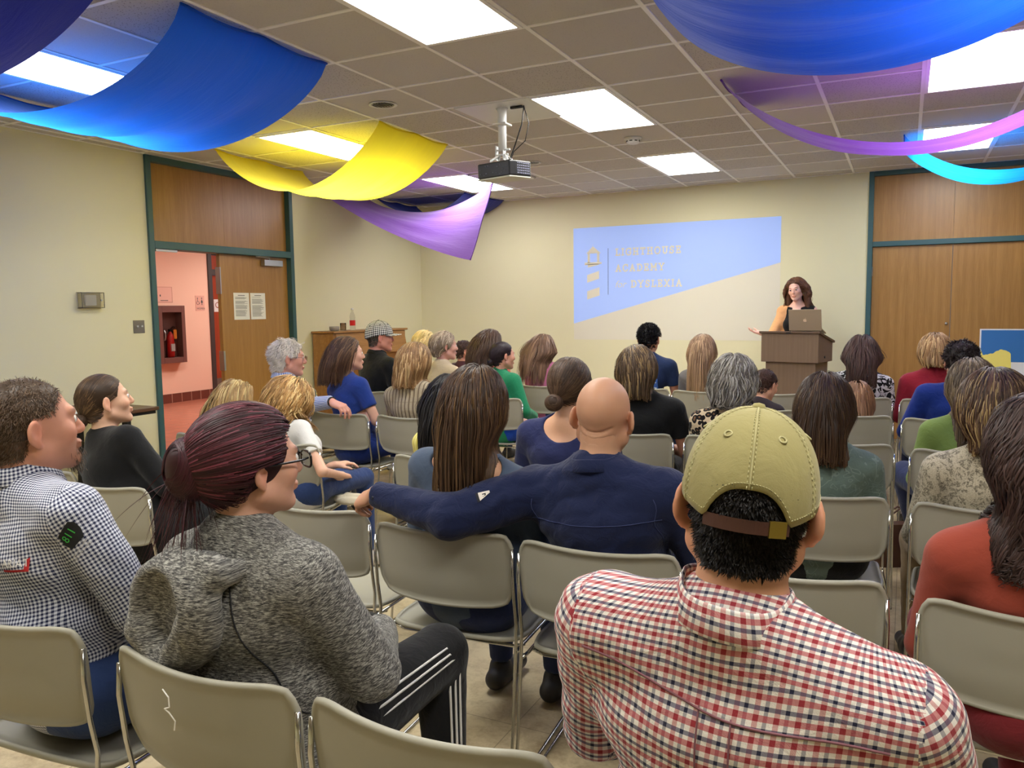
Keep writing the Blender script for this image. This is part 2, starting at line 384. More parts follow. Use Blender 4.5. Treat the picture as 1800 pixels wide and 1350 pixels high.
# restroom sign
sg = box('restroom_sign', (HX, 9.79, 1.52), (HX+.006, 9.98, 1.78), simple('sign_pink_plate', (226, 168, 150), .4))
tag(sg, 'small square restroom sign on the pink wall beside the dark doorframe', 'sign')
text('WOMEN', .045, MT['ink'], onx(HX+.0065, 9.81, 1.545), 'lettering', sg)
w = MB(); a = [(.0, 0)]
def disc(w, y, z, r, x=HX+.0065, n=14): w.add([(x, y+r*math.cos(2*math.pi*k/n), z+r*math.sin(2*math.pi*k/n)) for k in range(n)], [tuple(range(n))])
disc(w, 9.925, 1.735, .012); w.add([(HX+.0065, 9.925, 1.722), (HX+.0065, 9.90, 1.66), (HX+.0065, 9.95, 1.66)], [(0, 1, 2)]); w.box((HX+.006, 9.915, 1.62), (HX+.0068, 9.922, 1.66)); w.box((HX+.006, 9.928, 1.62), (HX+.0068, 9.935, 1.66))
disc(w, 9.835, 1.735, .01); w.tube([(HX+.0065, 9.835, 1.725), (HX+.0065, 9.835, 1.68), (HX+.0065, 9.862, 1.68), (HX+.0065, 9.872, 1.64), (HX+.0065, 9.882, 1.64)], .004, 5)
w.tube([(HX+.0065, 9.838+.028*math.cos(q), 1.655+.028*math.sin(q)) for q in [rad(110+k*20) for k in range(13)]], .0035, 5)
w.build('pictogram', MT['ink'], sg)
s2 = box('door_sign', (HX-.049, 10.24, 1.5), (HX-.045, 10.4, 1.72), simple('white_sign', (225, 215, 210), .5)); tag(s2, 'small white sign on the dark red hall door', 'sign')
w = MB(); w.tube([(HX-.044, 10.32+.045*math.cos(q), 1.62+.045*math.sin(q)) for q in [k*math.pi/8 for k in range(16)]], .008, 5, True); w.build('ring_symbol', MT['redwood'], s2)
pl = empty('wall_plaque', (HX, 8.98, 1.66)); w = MB(); w.box((0, 0, 0), (.004, .34, .012)); w.box((0, 0, .25), (.004, .34, .258)); w.box((0, .33, 0), (.004, .338, .25)); w.box((0, 0, 0), (.004, .008, .25)); w.build('border', simple('pale_brown', (206, 140, 122), .5), pl); box('plate', (0, .0, 0), (.002, .34, .255), simple('peach_plate', (238, 180, 160), .5), pl)
w = MB(); w.box((.002, .1, .03), (.003, .25, .04)); w.box((.002, .09, .1), (.003, .11, .13)); w.build('print', MT['ink'], pl)
tag(pl, 'faint framed evacuation plan on the pink wall above the extinguisher cabinet', 'plaque')
# extinguisher cabinet
ec = empty('extinguisher_cabinet', (HX, 8.9, .67))
brown = simple('brown_cabinet', (112, 70, 62), .5)
w = MB(); W_, H_ = .52, .94
w.box((0, 0, 0), (.16, .07, H_)); w.box((0, W_-.07, 0), (.16, W_, H_)); w.box((0, .07, 0), (.16, W_-.07, .09)); w.box((0, .07, H_-.11), (.16, W_-.07, H_)); w.box((0, .07, .09), (.01, W_-.07, H_-.11)); w.build('case', brown, ec, bevel=.004)
gm, gt = mat('dusty_glass', (.8, .8, .8, 1), .1); gm.node_tree.nodes['Principled BSDF'].inputs['Transmission Weight'].default_value = 1; gm.node_tree.nodes['Principled BSDF'].inputs['IOR'].default_value = 1.1; MT['glass'] = gm
box('glass_pane', (.15, .07, .09), (.153, W_-.07, H_-.11), gm, ec)
w = MB(); w.tube([(.165, .09, .38), (.185, .09, .42), (.185, .09, .5), (.165, .09, .54)], .007, 6); w.build('handle', MT['steel'], ec)
tag(ec, 'brown wall cabinet with a glass front on the pink hall wall', 'cabinet')
ex = empty('fire_extinguisher', (HX+.08, 9.17, .765)); red = simple('red_enamel', (196, 26, 22), .3)
MB().lathe([(.05, 0), (.058, .02), (.058, .33), (.04, .38), (.02, .4), (.018, .42)], 20).build('cylinder_body', red, ex, True)
box('label', (.03, -.035, .1), (.06, .035, .22), MT['white'], ex)
w = MB(); w.box((-.02, -.02, .42), (.02, .02, .46)); w.tube([(0, 0, .45), (0, .06, .5), (0, .1, .49)], .008, 6); w.tube([(0, 0, .44), (0, .08, .4), (0, .085, .25)], .009, 6); w.build('valve', MT['blackmetal'], ex)
box('inspection_tag', (.02, .05, .3), (.025, .11, .45), simple('orange_tag', (240, 140, 40), .6), ex)
tag(ex, 'red fire extinguisher with an orange tag inside the brown hall cabinet', 'fire extinguisher')
# thermostat and switch
th = empty('thermostat', (XL, 4.43, 1.61))
box('mount_plate', (0, -.11, -.07), (.01, .11, .07), MT['beigeplastic'], th, .006); box('control_unit', (.01, -.05, -.045), (.035, .05, .045), MT['white'], th, .006)
cm, ct = mat('clear_cover', (.95, .93, .85, 1), .15); cm.node_tree.nodes['Principled BSDF'].inputs['Transmission Weight'].default_value = .95; cm.node_tree.nodes['Principled BSDF'].inputs['IOR'].default_value = 1.2
w = MB(); w.box((.01, -.105, -.065), (.06, -.1, .065)); w.box((.01, .1, -.065), (.06, .105, .065)); w.box((.01, -.1, .06), (.06, .1, .065)); w.box((.01, -.1, -.065), (.06, .1, -.06)); w.box((.056, -.1, -.06), (.06, .1, .06)); w.build('clear_cover', cm, th)
MB().lathe([(.008, 0), (.008, .008)], 12).build('lock', MT['steel'], th, loc=(.06, .075, 0), rot=(0, rad(90), 0))
tag(th, 'beige thermostat under a clear locking cover on the left wall', 'thermostat')
sw = empty('switch_plate', (XL, 4.905, 1.375)); box('plate', (0, -.058, -.058), (.006, .058, .058), MT['grey'], sw, .002)
for y in (-.024, .024): box('toggle', (.006, y-.005, -.004), (.02, y+.005, .012), MT['white'], sw)
tag(sw, 'grey metal double light switch beside the open doorway', 'light switch')
# projected slide on the back wall
py = YB-.0
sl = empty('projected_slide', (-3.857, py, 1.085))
SWd, SH = 2.55, 1.42
def P(u, v): return (u*SWd, v*SH)   # v up
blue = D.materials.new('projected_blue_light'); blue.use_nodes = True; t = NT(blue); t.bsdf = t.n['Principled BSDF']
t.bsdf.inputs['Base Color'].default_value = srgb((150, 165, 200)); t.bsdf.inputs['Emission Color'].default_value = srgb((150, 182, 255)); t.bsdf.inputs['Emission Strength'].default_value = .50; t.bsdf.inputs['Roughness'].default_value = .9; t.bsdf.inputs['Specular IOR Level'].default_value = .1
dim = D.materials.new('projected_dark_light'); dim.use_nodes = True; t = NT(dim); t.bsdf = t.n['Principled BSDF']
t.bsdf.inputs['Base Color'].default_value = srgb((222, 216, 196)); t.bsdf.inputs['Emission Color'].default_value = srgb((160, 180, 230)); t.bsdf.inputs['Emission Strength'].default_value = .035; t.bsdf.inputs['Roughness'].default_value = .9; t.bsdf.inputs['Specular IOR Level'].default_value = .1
def flat(name, polys, m, y, parent):
    w = MB()
    for p in polys: w.add([(u*SWd, y, v*SH) for u, v in p], [tuple(range(len(p)))])
    return w.build(name, m, parent)
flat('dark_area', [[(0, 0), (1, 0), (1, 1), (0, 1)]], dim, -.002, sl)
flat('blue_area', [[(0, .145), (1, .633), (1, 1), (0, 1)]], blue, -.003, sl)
K = -.006
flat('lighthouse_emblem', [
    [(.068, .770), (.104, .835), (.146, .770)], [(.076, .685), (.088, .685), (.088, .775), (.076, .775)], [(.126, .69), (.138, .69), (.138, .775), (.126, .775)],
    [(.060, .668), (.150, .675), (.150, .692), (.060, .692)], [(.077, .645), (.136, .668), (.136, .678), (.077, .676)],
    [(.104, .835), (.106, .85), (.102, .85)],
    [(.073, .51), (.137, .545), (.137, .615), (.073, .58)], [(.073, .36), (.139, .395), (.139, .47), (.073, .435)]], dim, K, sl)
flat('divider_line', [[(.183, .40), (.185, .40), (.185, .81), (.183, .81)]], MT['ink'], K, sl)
# slab-serif capitals drawn as strokes on a 0..1 box
GL = {'L': (.72, [[(.18, 0), (.18, 1)], [(0.02, 1), (.36, 1)], [(.02, 0), (.7, 0), (.7, .22)]]),
 'I': (.4, [[(.2, 0), (.2, 1)], [(.04, 0), (.36, 0)], [(.04, 1), (.36, 1)]]),
 'G': (.95, [[(.86, .82), (.7, .97), (.5, 1.02), (.25, .95), (.08, .72), (.05, .5), (.08, .28), (.25, .05), (.5, -.02), (.72, .04), (.86, .18), (.86, .45), (.56, .45)], [(.88, 1), (.88, .72)]]),
 'H': (.95, [[(.17, 0), (.17, 1)], [(.78, 0), (.78, 1)], [(.17, .5), (.78, .5)], [(.02, 0), (.33, 0)], [(.02, 1), (.33, 1)], [(.63, 0), (.94, 0)], [(.63, 1), (.94, 1)]]),
 'T': (.85, [[(.42, 0), (.42, 1)], [(.04, .8), (.04, 1), (.8, 1), (.8, .8)], [(.26, 0), (.58, 0)]]),
 'O': (1.0, [[(.5+.45*math.cos(q), .5+.52*math.sin(q)) for q in [k*math.pi/8 for k in range(17)]]]),
 'U': (.92, [[(.17, 1), (.17, .32), (.25, .1), (.47, -.02), (.69, .1), (.77, .32), (.77, 1)], [(.02, 1), (.32, 1)], [(.62, 1), (.92, 1)]]),
 'S': (.75, [[(.64, .78), (.55, .95), (.36, 1.02), (.16, .94), (.09, .75), (.2, .58), (.5, .46), (.64, .28), (.58, .08), (.36, -.02), (.14, .06), (.06, .24)], [(.66, 1), (.66, .76)], [(.05, 0), (.05, .26)]]),
 'E': (.78, [[(.17, 0), (.17, 1)], [(.02, 1), (.68, 1), (.68, .8)], [(.02, 0), (.72, 0), (.72, .22)], [(.17, .5), (.54, .5)], [(.54, .62), (.54, .38)]]),
 'A': (.95, [[(.12, 0), (.47, 1), (.82, 0)], [(.25, .34), (.7, .34)], [(0, 0), (.28, 0)], [(.66, 0), (.94, 0)]]),
 'C': (.9, [[(.82, .8), (.68, .97), (.48, 1.02), (.24, .95), (.08, .72), (.05, .5), (.08, .28), (.24, .05), (.48, -.02), (.7, .05), (.84, .22)], [(.84, 1), (.84, .72)]]),
 'D': (.92, [[(.17, 0), (.17, 1)], [(.02, 0), (.45, 0), (.7, .1), (.85, .35), (.87, .5), (.85, .65), (.7, .9), (.45, 1), (.02, 1)]]),
 'M': (1.1, [[(.15, 0), (.15, 1), (.54, .3), (.93, 1), (.93, 0)], [(0, 1), (.2, 1)], [(.88, 1), (1.08, 1)], [(0, 0), (.3, 0)], [(.78, 0), (1.08, 0)]]),
 'Y': (.95, [[(.1, 1), (.46, .45), (.82, 1)], [(.46, .45), (.46, 0)], [(-.02, 1), (.24, 1)], [(.68, 1), (.94, 1)], [(.3, 0), (.62, 0)]]),
 'X': (.9, [[(.1, 0), (.78, 1)], [(.1, 1), (.78, 0)], [(-.02, 0), (.24, 0)], [(-.02, 1), (.24, 1)], [(.64, 0), (.9, 0)], [(.64, 1), (.9, 1)]])}
def stroke_word(wd_, x, z, h, gap, th_, parent, y, name):
    w = MB()
    for ch in wd_:
        wid, st = GL[ch]
        for line in st:
            for (a, b), (c2, d2_) in zip(line, line[1:]):
                p = Vector((x+a*h*.9, z+b*h)); q = Vector((x+c2*h*.9, z+d2_*h)); d = (q-p).normalized()*th_/2; n = Vector((-d.y, d.x))
                a0, a1, a2, a3 = p-d*.9+n, p-d*.9-n, q+d*.9-n, q+d*.9+n
                y -= .00012; w.add([(v.x, y, v.y) for v in (a0, a3, a2, a1)], [(3, 2, 1, 0)])
        x += (wid*.9)*h+gap
    w.build(name, dim, parent); return x
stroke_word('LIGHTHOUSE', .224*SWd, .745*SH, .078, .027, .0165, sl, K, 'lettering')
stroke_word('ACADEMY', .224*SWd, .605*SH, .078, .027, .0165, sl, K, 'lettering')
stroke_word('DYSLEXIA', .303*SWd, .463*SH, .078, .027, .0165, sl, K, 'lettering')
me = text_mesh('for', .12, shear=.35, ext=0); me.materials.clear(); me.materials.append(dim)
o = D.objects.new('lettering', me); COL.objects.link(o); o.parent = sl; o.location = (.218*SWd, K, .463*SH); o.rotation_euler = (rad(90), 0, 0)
tag(sl, 'pale blue projected slide with a lighthouse logo on the cream wall', 'projected slide')
# ------------------------------------------------------------------ stacking chairs
m, t = mat('grey_polypropylene', srgb((158, 154, 138)), .48, spec=.45); c = t.coord(); t.bump(t.noise(c, 420, 2), .12, .001)
t.put(t.bsdf, 'Base Color', t.mix(t.noise(c, 3, 3), srgb((150, 147, 132)), srgb((166, 162, 146)))); MT['chair'] = m
def shell(nu, nv, fn, th):
    """closed thin shell: fn(u,v) -> point, thickened along its normal, with a rolled rim"""
    w = MB(); P = [[Vector(fn(i/(nu-1), j/(nv-1))) for j in range(nv)] for i in range(nu)]
    N = []
    for i in range(nu):
        row = []
        for j in range(nv):
            a = P[min(i+1, nu-1)][j]-P[max(i-1, 0)][j]; b = P[i][min(j+1, nv-1)]-P[i][max(j-1, 0)]
            n = a.cross(b); row.append(n.normalized() if n.length > 1e-9 else Vector((0, 0, 1)))
        N.append(row)
    A = [[P[i][j]+N[i][j]*th/2 for j in range(nv)] for i in range(nu)]; B = [[P[i][j]-N[i][j]*th/2 for j in range(nv)] for i in range(nu)]
    w.grid(A); o = len(w.v); w.grid(B); w.f = w.f[:(nu-1)*(nv-1)]+[f[::-1] for f in w.f[(nu-1)*(nv-1):]]
    rim = [(i, 0) for i in range(nu)]+[(nu-1, j) for j in range(1, nv)]+[(i, nv-1) for i in range(nu-2, -1, -1)]+[(0, j) for j in range(nv-2, 0, -1)]
    for k in range(len(rim)):
        (i, j), (i2, j2) = rim[k], rim[(k+1) % len(rim)]
        a, b = i*nv+j, i2*nv+j2; w.f.append((a, a+o, b+o, b)); w.mi.append(0)
    w.tube([P[i][j] for i, j in rim], th*.85, 8, True)
    return w
def sq(u, v, r=.14):
    """unit square with rounded corners: (u,v) in 0..1 -> -1..1"""
    x, y = 2*u-1, 2*v-1
    k = .085*(max(0, abs(x)-.72)/.28)**1.5*(max(0, abs(y)-.5)/.5)**1.5
    return x*(1-k), y*(1-k)
def back_fn(u, v):
    x, y = sq(u, v); X = x*(.234+.006*y); z = .70+.118*y-(.014*(1-x*x) if y > 0 else .012*(1-x*x)*(-y))-.0*x
    Y = -.012*y-.040*(1-x*x)+.012*max(0, -y-.5)*2+.012
    return (X, Y, z)
def seat_fn(u, v):
    x, y = sq(u, v); X = x*(.232-.006*y); Y = .275+.215*y
    Z = .452-.016*(1-x*x)*(1-(y*.6)**2)-.02*max(0, y-.55)*2+.010*max(0, -y-.6)
    return (X, Y, Z)
chair0 = empty('stacking_chair')
shell(23, 11, back_fn, .009).build('backrest', MT['chair'], chair0, True)
shell(19, 17, seat_fn, .010).build('seat', MT['chair'], chair0, True)
for s in (-1, 1):
    pts = [(s*.241, .0, .77), (s*.243, -.004, .70), (s*.243, .006, .60), (s*.243, .02, .52), (s*.243, .01, .42), (s*.244, -.02, .2), (s*.245, -.05, .03), (s*.245, -.045, .009), (s*.245, .0, .0065), (s*.245, .3, .0065), (s*.245, .51, .0065), (s*.245, .545, .012), (s*.245, .552, .04), (s*.243, .52, .25), (s*.241, .478, .41), (s*.240, .455, .432), (s*.238, .40, .437), (s*.238, .06, .437), (s*.242, .018, .437)]
    MB().tube(pts, .0058, 8).build('side_frame', MT['chrome'], chair0, True)
w = MB(); w.tube([(-.238, .10, .430), (-.2, .10, .418), (.2, .10, .418), (.238, .10, .430)], .0058, 8); w.build('crossbar', MT['chrome'], chair0, True)
w = MB(); w.tube([(-.238, .38, .430), (-.2, .38, .418), (.2, .38, .418), (.238, .38, .430)], .0058, 8); w.build('crossbar', MT['chrome'], chair0, True)
_tree0 = {chair0.name: kids(chair0)}
_used = [False]
def place_chair(x, y, rz, label):
    o = copy_tree(chair0, None, _tree0) if _used[0] else chair0
    _used[0] = True
    o.location = (x, y, 0); o.rotation_euler.z = rad(rz); tag(o, 'grey stacking chair '+label, 'chair', 'grey stacking chairs in rows'); return o
CH = [
 (-1.83, 1.05, 5, 'under the man in the navy gingham shirt'), (-1.215, 1.06, 0, 'under the woman in the heathered hoodie, scratched white on its back'),
 (-.70, 1.06, 0, 'standing empty beside the plaid-shirted man in the tan cap'), (-.19, .98, 0, 'hidden under the plaid-shirted man in the tan cap'),
 (-3.45, 2.16, 6, 'whose pale top corner shows behind the gingham man\'s face'), (-2.88, 2.07, 6, 'under the woman in black with the low bun'), (-1.86, 2.13, 4, 'standing empty in front of the hooded woman'),
 (-1.29, 2.08, 4, 'under the woman with long brown hair and slate top'), (-.775, 2.09, 4, 'under the bald man in the navy shirt'), (-.26, 2.09, 4, 'standing empty just past the tan cap'),
 (.29, 2.03, -3, 'under the woman in the rust-coloured top'),
 (-2.92, 3.10, 15, 'under the wavy-haired girl in white, seat seen from the side'), (-3.50, 3.2, 8, 'under the small blonde child'), (-1.93, 3.1, 4, 'under the dark-haired girl in yellow'), (-1.36, 3.08, 4, 'under the woman in navy with a knotted bun'),
 (-.27, 3.03, 5, 'under the woman in the teal lace top'), (.28, 3.03, -2, 'under the woman in the snakeskin blouse'),
 (-4.00, 4.22, 0, 'under the white-haired man in blue stripes'), (-3.39, 4.2, 0, 'under the woman in royal blue, a hand resting on it'), (-2.855, 4.21, -2, 'under the woman in the striped tan blazer'),
 (-1.34, 4.12, 6, 'under the woman in the black tee'), (-.805, 4.19, 6, 'under the grey-haired woman in leopard print'), (-.27, 4.21, 5, 'empty, two rows behind the woman in black and white print'), (.28, 4.16, -2, 'under the woman in the lime green top'),
 (-4.90, 5.44, 8, 'empty, showing between the white-haired man and the woman in royal blue'), (-4.10, 5.42, 6, 'under the man in the checked cap'), (-3.4, 5.38, 4, 'under the grey-haired person in beige'), (-2.83, 5.36, 4, 'under the woman in the green jacket'),
 (-.84, 5.36, 6, 'under the small boy'), (-.29, 5.3, 6, 'under the little girl with the blue bow'), (.24, 5.27, -2, 'under the curly-haired person in royal blue'),
 (-4.22, 6.4, 3, 'under the pale blonde woman'), (-3.5, 6.42, 5, 'under the woman in coral'), (-2.87, 6.36, 3, 'under the girl in pink'), (-1.98, 6.42, 2, 'under the man in the navy tee'), (-1.46, 6.37, 2, 'under the girl with very long blonde hair'),
 (-.91, 6.38, 4, 'empty, right in front of the lectern'), (-.31, 6.34, 5, 'under the woman in black and white print'), (.22, 6.34, 3, 'under the person in the red jacket'), (-4.35, 7.35, 5, 'under the person in maroon'),
]
for a in CH: place_chair(*a)
# white scuff on the hooded woman's chair: a scribble of its own
w = MB(); w.tube([(-.05, -.042, .775), (-.03, -.046, .765), (-.028, -.047, .745), (-.042, -.047, .74), (-.03, -.047, .735), (-.015, -.046, .72), (-.02, -.045, .70)], .0014, 4)
o = w.build('chalk_scuff', MT['paper']); o.location = (-1.215, 1.051, 0); tag(o, 'white scuff mark on the back of the hooded woman\'s chair', 'scuff mark')
# ------------------------------------------------------------------ drapes
def clothmat(name, rgb, trans=.45, tr_rgb=None):
    m = D.materials.new(name); m.use_nodes = True; t = NT(m); b = t.bsdf = t.n['Principled BSDF']
    c = t.coord('UV'); f = t.noise(t.mapping(c, (1.2, 7, 1)), 3, 4, .5, 1.0)
    colr = t.mix(t.math('MULTIPLY', f, .35), srgb(rgb), srgb([v*.75 for v in rgb]))
    t.put(b, 'Base Color', colr); b.inputs['Roughness'].default_value = .7; b.inputs['Specular IOR Level'].default_value = .25; b.inputs['Sheen Weight'].default_value = .2
    tr = t.add('ShaderNodeBsdfTranslucent'); t.put(tr, 0, srgb(tr_rgb or rgb)); mx = t.add('ShaderNodeMixShader'); mx.inputs[0].default_value = trans
    t.l.new(b.outputs[0], mx.inputs[1]); t.l.new(tr.outputs[0], mx.inputs[2]); t.l.new(mx.outputs[0], t.n['Material Output'].inputs[0])
    t.bump(t.math('ADD', f, t.math('MULTIPLY', t.noise(c, 160, 2), .2)), .3, .02)
    return m
def drape(label, A, B, sag, m, nu=56, nv=26, wr=.012, seed=1, pinch=0, skew=1.0):
    """cloth hung between edge A (near,far) and edge B (near,far), sagging between"""
    rr = random.Random(seed); ph = [rr.random()*6.28 for _ in range(8)]
    A0, A1, B0, B1 = [Vector(p if len(p) == 3 else (p[0], p[1], ZC-.008)) for p in (*A, *B)]
    P = []
    for i in range(nu):
        u = i/(nu-1); row = []
        for j in range(nv):
            v = j/(nv-1); vv = .5+(v-.5)*(1-pinch*math.sin(math.pi*u))
            p = (A0.lerp(A1, vv)).lerp(B0.lerp(B1, vv), u)
            us = u**skew; s = (4*us*(1-us))**(.85)
            e = 1-abs(2*v-1)**4; s1 = sag[0]+(sag[1]-sag[0])*v
            dz = -s1*s
            fold = wr*math.sin(math.pi*u)*(math.sin(9*v+ph[0]+2.0*math.sin(3*u+ph[1]))+.6*math.sin(17*v+4*u+ph[2])+.5*math.sin(27*v-5*u+ph[3]))
            # scalloped hem between the pins along each end
            hem = -.020*(abs(math.sin(math.pi*v*2)))*(math.exp(-u*14)+math.exp(-(1-u)*14))
            p = p+Vector((0, 0, dz+fold+hem)); p.z = min(p.z, ZC-.008); row.append(p)
        P.append(row)
    w = MB().grid(P); o = w.build('fabric_drape', m, None, True)
    uv = o.data.uv_layers.new(name='UVMap')
    idx = np.zeros(len(o.data.loops), int); o.data.loops.foreach_get('vertex_index', idx)
    co = np.stack([(idx//nv)/(nu-1)*2, (idx % nv)/(nv-1)], 1); uv.data.foreach_set('uv', co.ravel())
    # sewn hem strips along the hung ends
    for k, r in ((0, P[0]), (nu-1, P[-1])):
        MB().tube([(p.x, p.y, min(p.z, ZC-.012)) for p in r], .007, 6).build('hem', m, o, True)
    tag(o, label, 'fabric drape', 'coloured drapes hung under the ceiling'); return o
c_blue = clothmat('blue_cloth', (16, 92, 196), .42, (24, 110, 240)); c_navy = clothmat('navy_cloth', (34, 46, 150), .35, (40, 60, 200)); c_yel = clothmat('yellow_cloth', (238, 222, 40), .5, (250, 235, 60))
c_pur = clothmat('purple_cloth', (116, 68, 166), .32, (140, 84, 205)); c_sky = clothmat('bright_blue_cloth', (10, 124, 236), .45, (20, 140, 255)); c_dk = clothmat('deep_blue_cloth', (18, 70, 168), .3, (20, 80, 210))
drape('large blue cloth drape sagging over the left side of the room', ((-3.03, 2.72), (-3.03, 3.75)), ((-5.3, 2.72), (-5.3, 3.75)), (.37, .385), c_blue, seed=2, skew=.85)
drape('yellow cloth drape sagging over the left doorway', ((-3.6, 5.05), (-3.6, 6.04)), ((-5.46, 5.2), (-5.57, 6.45)), (.43, .39), c_yel, seed=3)
drape('dark navy cloth drape cut off by the top left corner', ((-3.0, 1.3), (-3.03, 2.36)), ((-5.0, 1.3), (-5.0, 2.36)), (.32, .32), c_navy, seed=4)
drape('purple cloth drape whose fallen corner dangles by the far left wall', ((-4.13, 7.35, 2.01), (-4.19, 8.01, ZC-.01)), ((-6.1, 7.3, 2.88), (-6.15, 8.35, 2.90)), (.10, .24), c_pur, seed=5, wr=.009)
drape('navy cloth drape tucked behind the purple one in the far left corner', ((-4.9, 8.6), (-4.81, 9.49)), ((-6.12, 8.5), (-6.12, 9.4)), (.22, .24), c_navy, seed=6)
drape('huge blue cloth drape across the top right, lowest of them all', ((-1.02, 2.75), (-1.07, 3.76)), ((.85, 2.75), (.85, 3.76)), (.44, .44), c_dk, seed=7, skew=.82)
drape('slim purple cloth drape swooping toward the right doors', ((-1.09, 5.2), (-1.06, 6.04)), ((1.05, 5.2), (1.1, 6.1)), (.47, .44), c_pur, seed=8, pinch=.35)
drape('bright blue cloth drape before the right double doors', ((-.06, 7.62), (-.06, 8.52)), ((1.5, 7.62), (1.5, 8.5)), (.355, .355), c_sky, seed=9, pinch=.2)
# ------------------------------------------------------------------ projector
pj = empty('ceiling_projector', (-2.62, 5.16, ZC))
box('ceiling_plate', (-.30, -.16, -.012), (.29, .42, -.004), MT['white'], pj)
w = MB(); w.lathe([(.045, -.012), (.034, -.03), (.032, -.10), (.03, -.12), (.03, -.30)], 20); w.build('pole', MT['white'], pj, True)
w = MB(); w.prism([(.075*math.cos(a), .075*math.sin(a)) for a in [math.pi/4+k*math.pi/2 for k in range(4)]], -.13, -.118); w.build('collar', MT['white'], pj, bevel=.004)
w = MB()
for s in (-1, 1): w.box((-.02+s*.03, -.02, -.37), (-.014+s*.03, .02, -.27))
w.tube([(-.05, 0, -.3), (.06, 0, -.3)], .007, 8); w.tube([(-.045, -.01, -.335), (.05, -.01, -.335)], .007, 8)
for s in (-1, 1):
    for q in (-1, 1): w.tube([(s*.02, 0, -.33), (s*.07, q*.06, -.385)], .008, 6)
w.build('bracket', MT['white'], pj)
body = empty('housing', (0, 0, 0)); body.parent = pj
D.objects.remove(body)
Mr = Matrix.Translation((.0, .02, -.445)) @ Matrix.Rotation(rad(-14), 4, 'Z') @ Matrix.Rotation(rad(3), 4, 'X')
hb = MB().prism([(-.15, -.115), (.15, -.115), (.165, -.06), (.165, .10), (.14, .13), (-.14, .13), (-.165, .1), (-.165, -.06)], -.05, .055).build('housing', MT['black'], pj, bevel=.008); hb.matrix_local = Mr
def sub(w, name, m, **kw): o = w.build(name, m, hb, **kw); return o
w = MB(); w.prism([(-.15, -.12), (.15, -.12), (.16, -.06), (.16, .10), (.14, .125), (-.14, .125), (-.16, .1), (-.16, -.06)], -.062, -.05); sub(w, 'base_cover', simple('pale_grey_plastic', (196, 194, 180), .5), bevel=.004)
rr = random.Random(5); w = MB()
for k in range(16): x = rr.uniform(-.13, .13); z = rr.uniform(-.035, .035); w.box((x, -.119, z), (x+rr.uniform(.004, .016), -.1155, z+rr.uniform(.002, .006)))
sub(w, 'port', simple('port_silver', (96, 96, 102), .4, .5))
w = MB()
for a in range(7):
    for b in range(5): w.box((.1652, -.05+a*.02, -.035+b*.017), (.168, -.038+a*.02, -.027+b*.017))
sub(w, 'vent_hole', simple('vent_grey', (120, 120, 140), .5))
w = MB(); w.lathe([(.03, 0), (.036, .0), (.036, .025), (.03, .025)], 20); o = sub(w, 'lens_ring', MT['blackmetal'], smooth=True); o.location = (.07, .128, 0); o.rotation_euler = (rad(-90), 0, 0)
w = MB(); w.lathe([(.028, .0), (.026, .008), (0, .014)], 20); o = sub(w, 'lens', gm, smooth=True); o.location = (.07, .14, 0); o.rotation_euler = (rad(-90), 0, 0)
w = MB()
w.tube([(.03, .04, -.375), (.11, -.02, -.28), (.17, -.03, -.14), (.18, -.02, -.04), (.17, 0, -.01)], .0045, 6); w.tube([(.06, .0, -.385), (.09, .0, -.32), (.17, .02, -.25), (.2, .02, -.13), (.17, .0, -.01)], .0035, 6); w.box((.08, -.03, -.03), (.17, -.01, -.015))
w.build('cable', MT['black'], pj, True)
tag(pj, 'black video projector hanging from a white ceiling pole', 'projector')
# ------------------------------------------------------------------ lectern, laptop
lc = empty('lectern', (-.98, 8.42, 0), rad(-13))
w = MB(); hw, d0, d1_ = .285, -.2, .22
w.add([(-hw, d0, .93), (hw, d0, .93), (hw, d1_, .93), (-hw, d1_, .93), (-hw, d0, 1.215), (hw, d0, 1.215), (hw, d1_, 1.12), (-hw, d1_, 1.12)], [(0, 3, 2, 1), (4, 5, 6, 7), (0, 1, 5, 4), (1, 2, 6, 5), (2, 3, 7, 6), (3, 0, 4, 7)])
w.build('upper_box', MT['podium'], lc, bevel=.003)
w = MB(); o_ = .018; w.add([(-hw-o_, d0-o_, 1.218), (hw+o_, d0-o_, 1.218), (hw+o_, d1_+o_, 1.113), (-hw-o_, d1_+o_, 1.113), (-hw-o_, d0-o_, 1.238), (hw+o_, d0-o_, 1.238), (hw+o_, d1_+o_, 1.135), (-hw-o_, d1_+o_, 1.135)], [(0, 3, 2, 1), (4, 5, 6, 7), (0, 1, 5, 4), (1, 2, 6, 5), (2, 3, 7, 6), (3, 0, 4, 7)])
w.build('top', simple('dark_walnut_top', (92, 72, 58), .4), lc, bevel=.003)
box('lower_box', (-.25, -.165, .06), (.25, .19, .93), MT['podium'], lc, .003); box('plinth', (-.27, -.2, 0), (.27, .21, .06), MT['podium'], lc, .003)
for p in ((-.23, -.166, .82), (.255, -.02, .98)):
    w = MB(); w.lathe([(.012, 0), (.012, .006), (0, .007)], 14); o = w.build('lock', MT['black'], lc, True); o.location = p if p[0] < 0 else (.286, -.02, .98); o.rotation_euler = (rad(90), 0, 0) if p[0] < 0 else (0, rad(90), 0)
box('cable_slot', (-.03, -.2185, 1.219), (.02, -.2175, 1.229), MT['black'], lc)
tag(lc, 'dark walnut laminate lectern standing before the cream back wall', 'lectern')
lp = empty('laptop', (-.875, 8.40, 1.23), rad(-6))
alu = simple('warm_aluminium', (176, 158, 136), .38, .35)
lid = MB().box((-.155, -.003, 0), (.155, .003, .215)).build('lid', alu, lp, bevel=.002); lid.location = (0, -.10, .012); lid.rotation_euler = (rad(14), 0, 0)
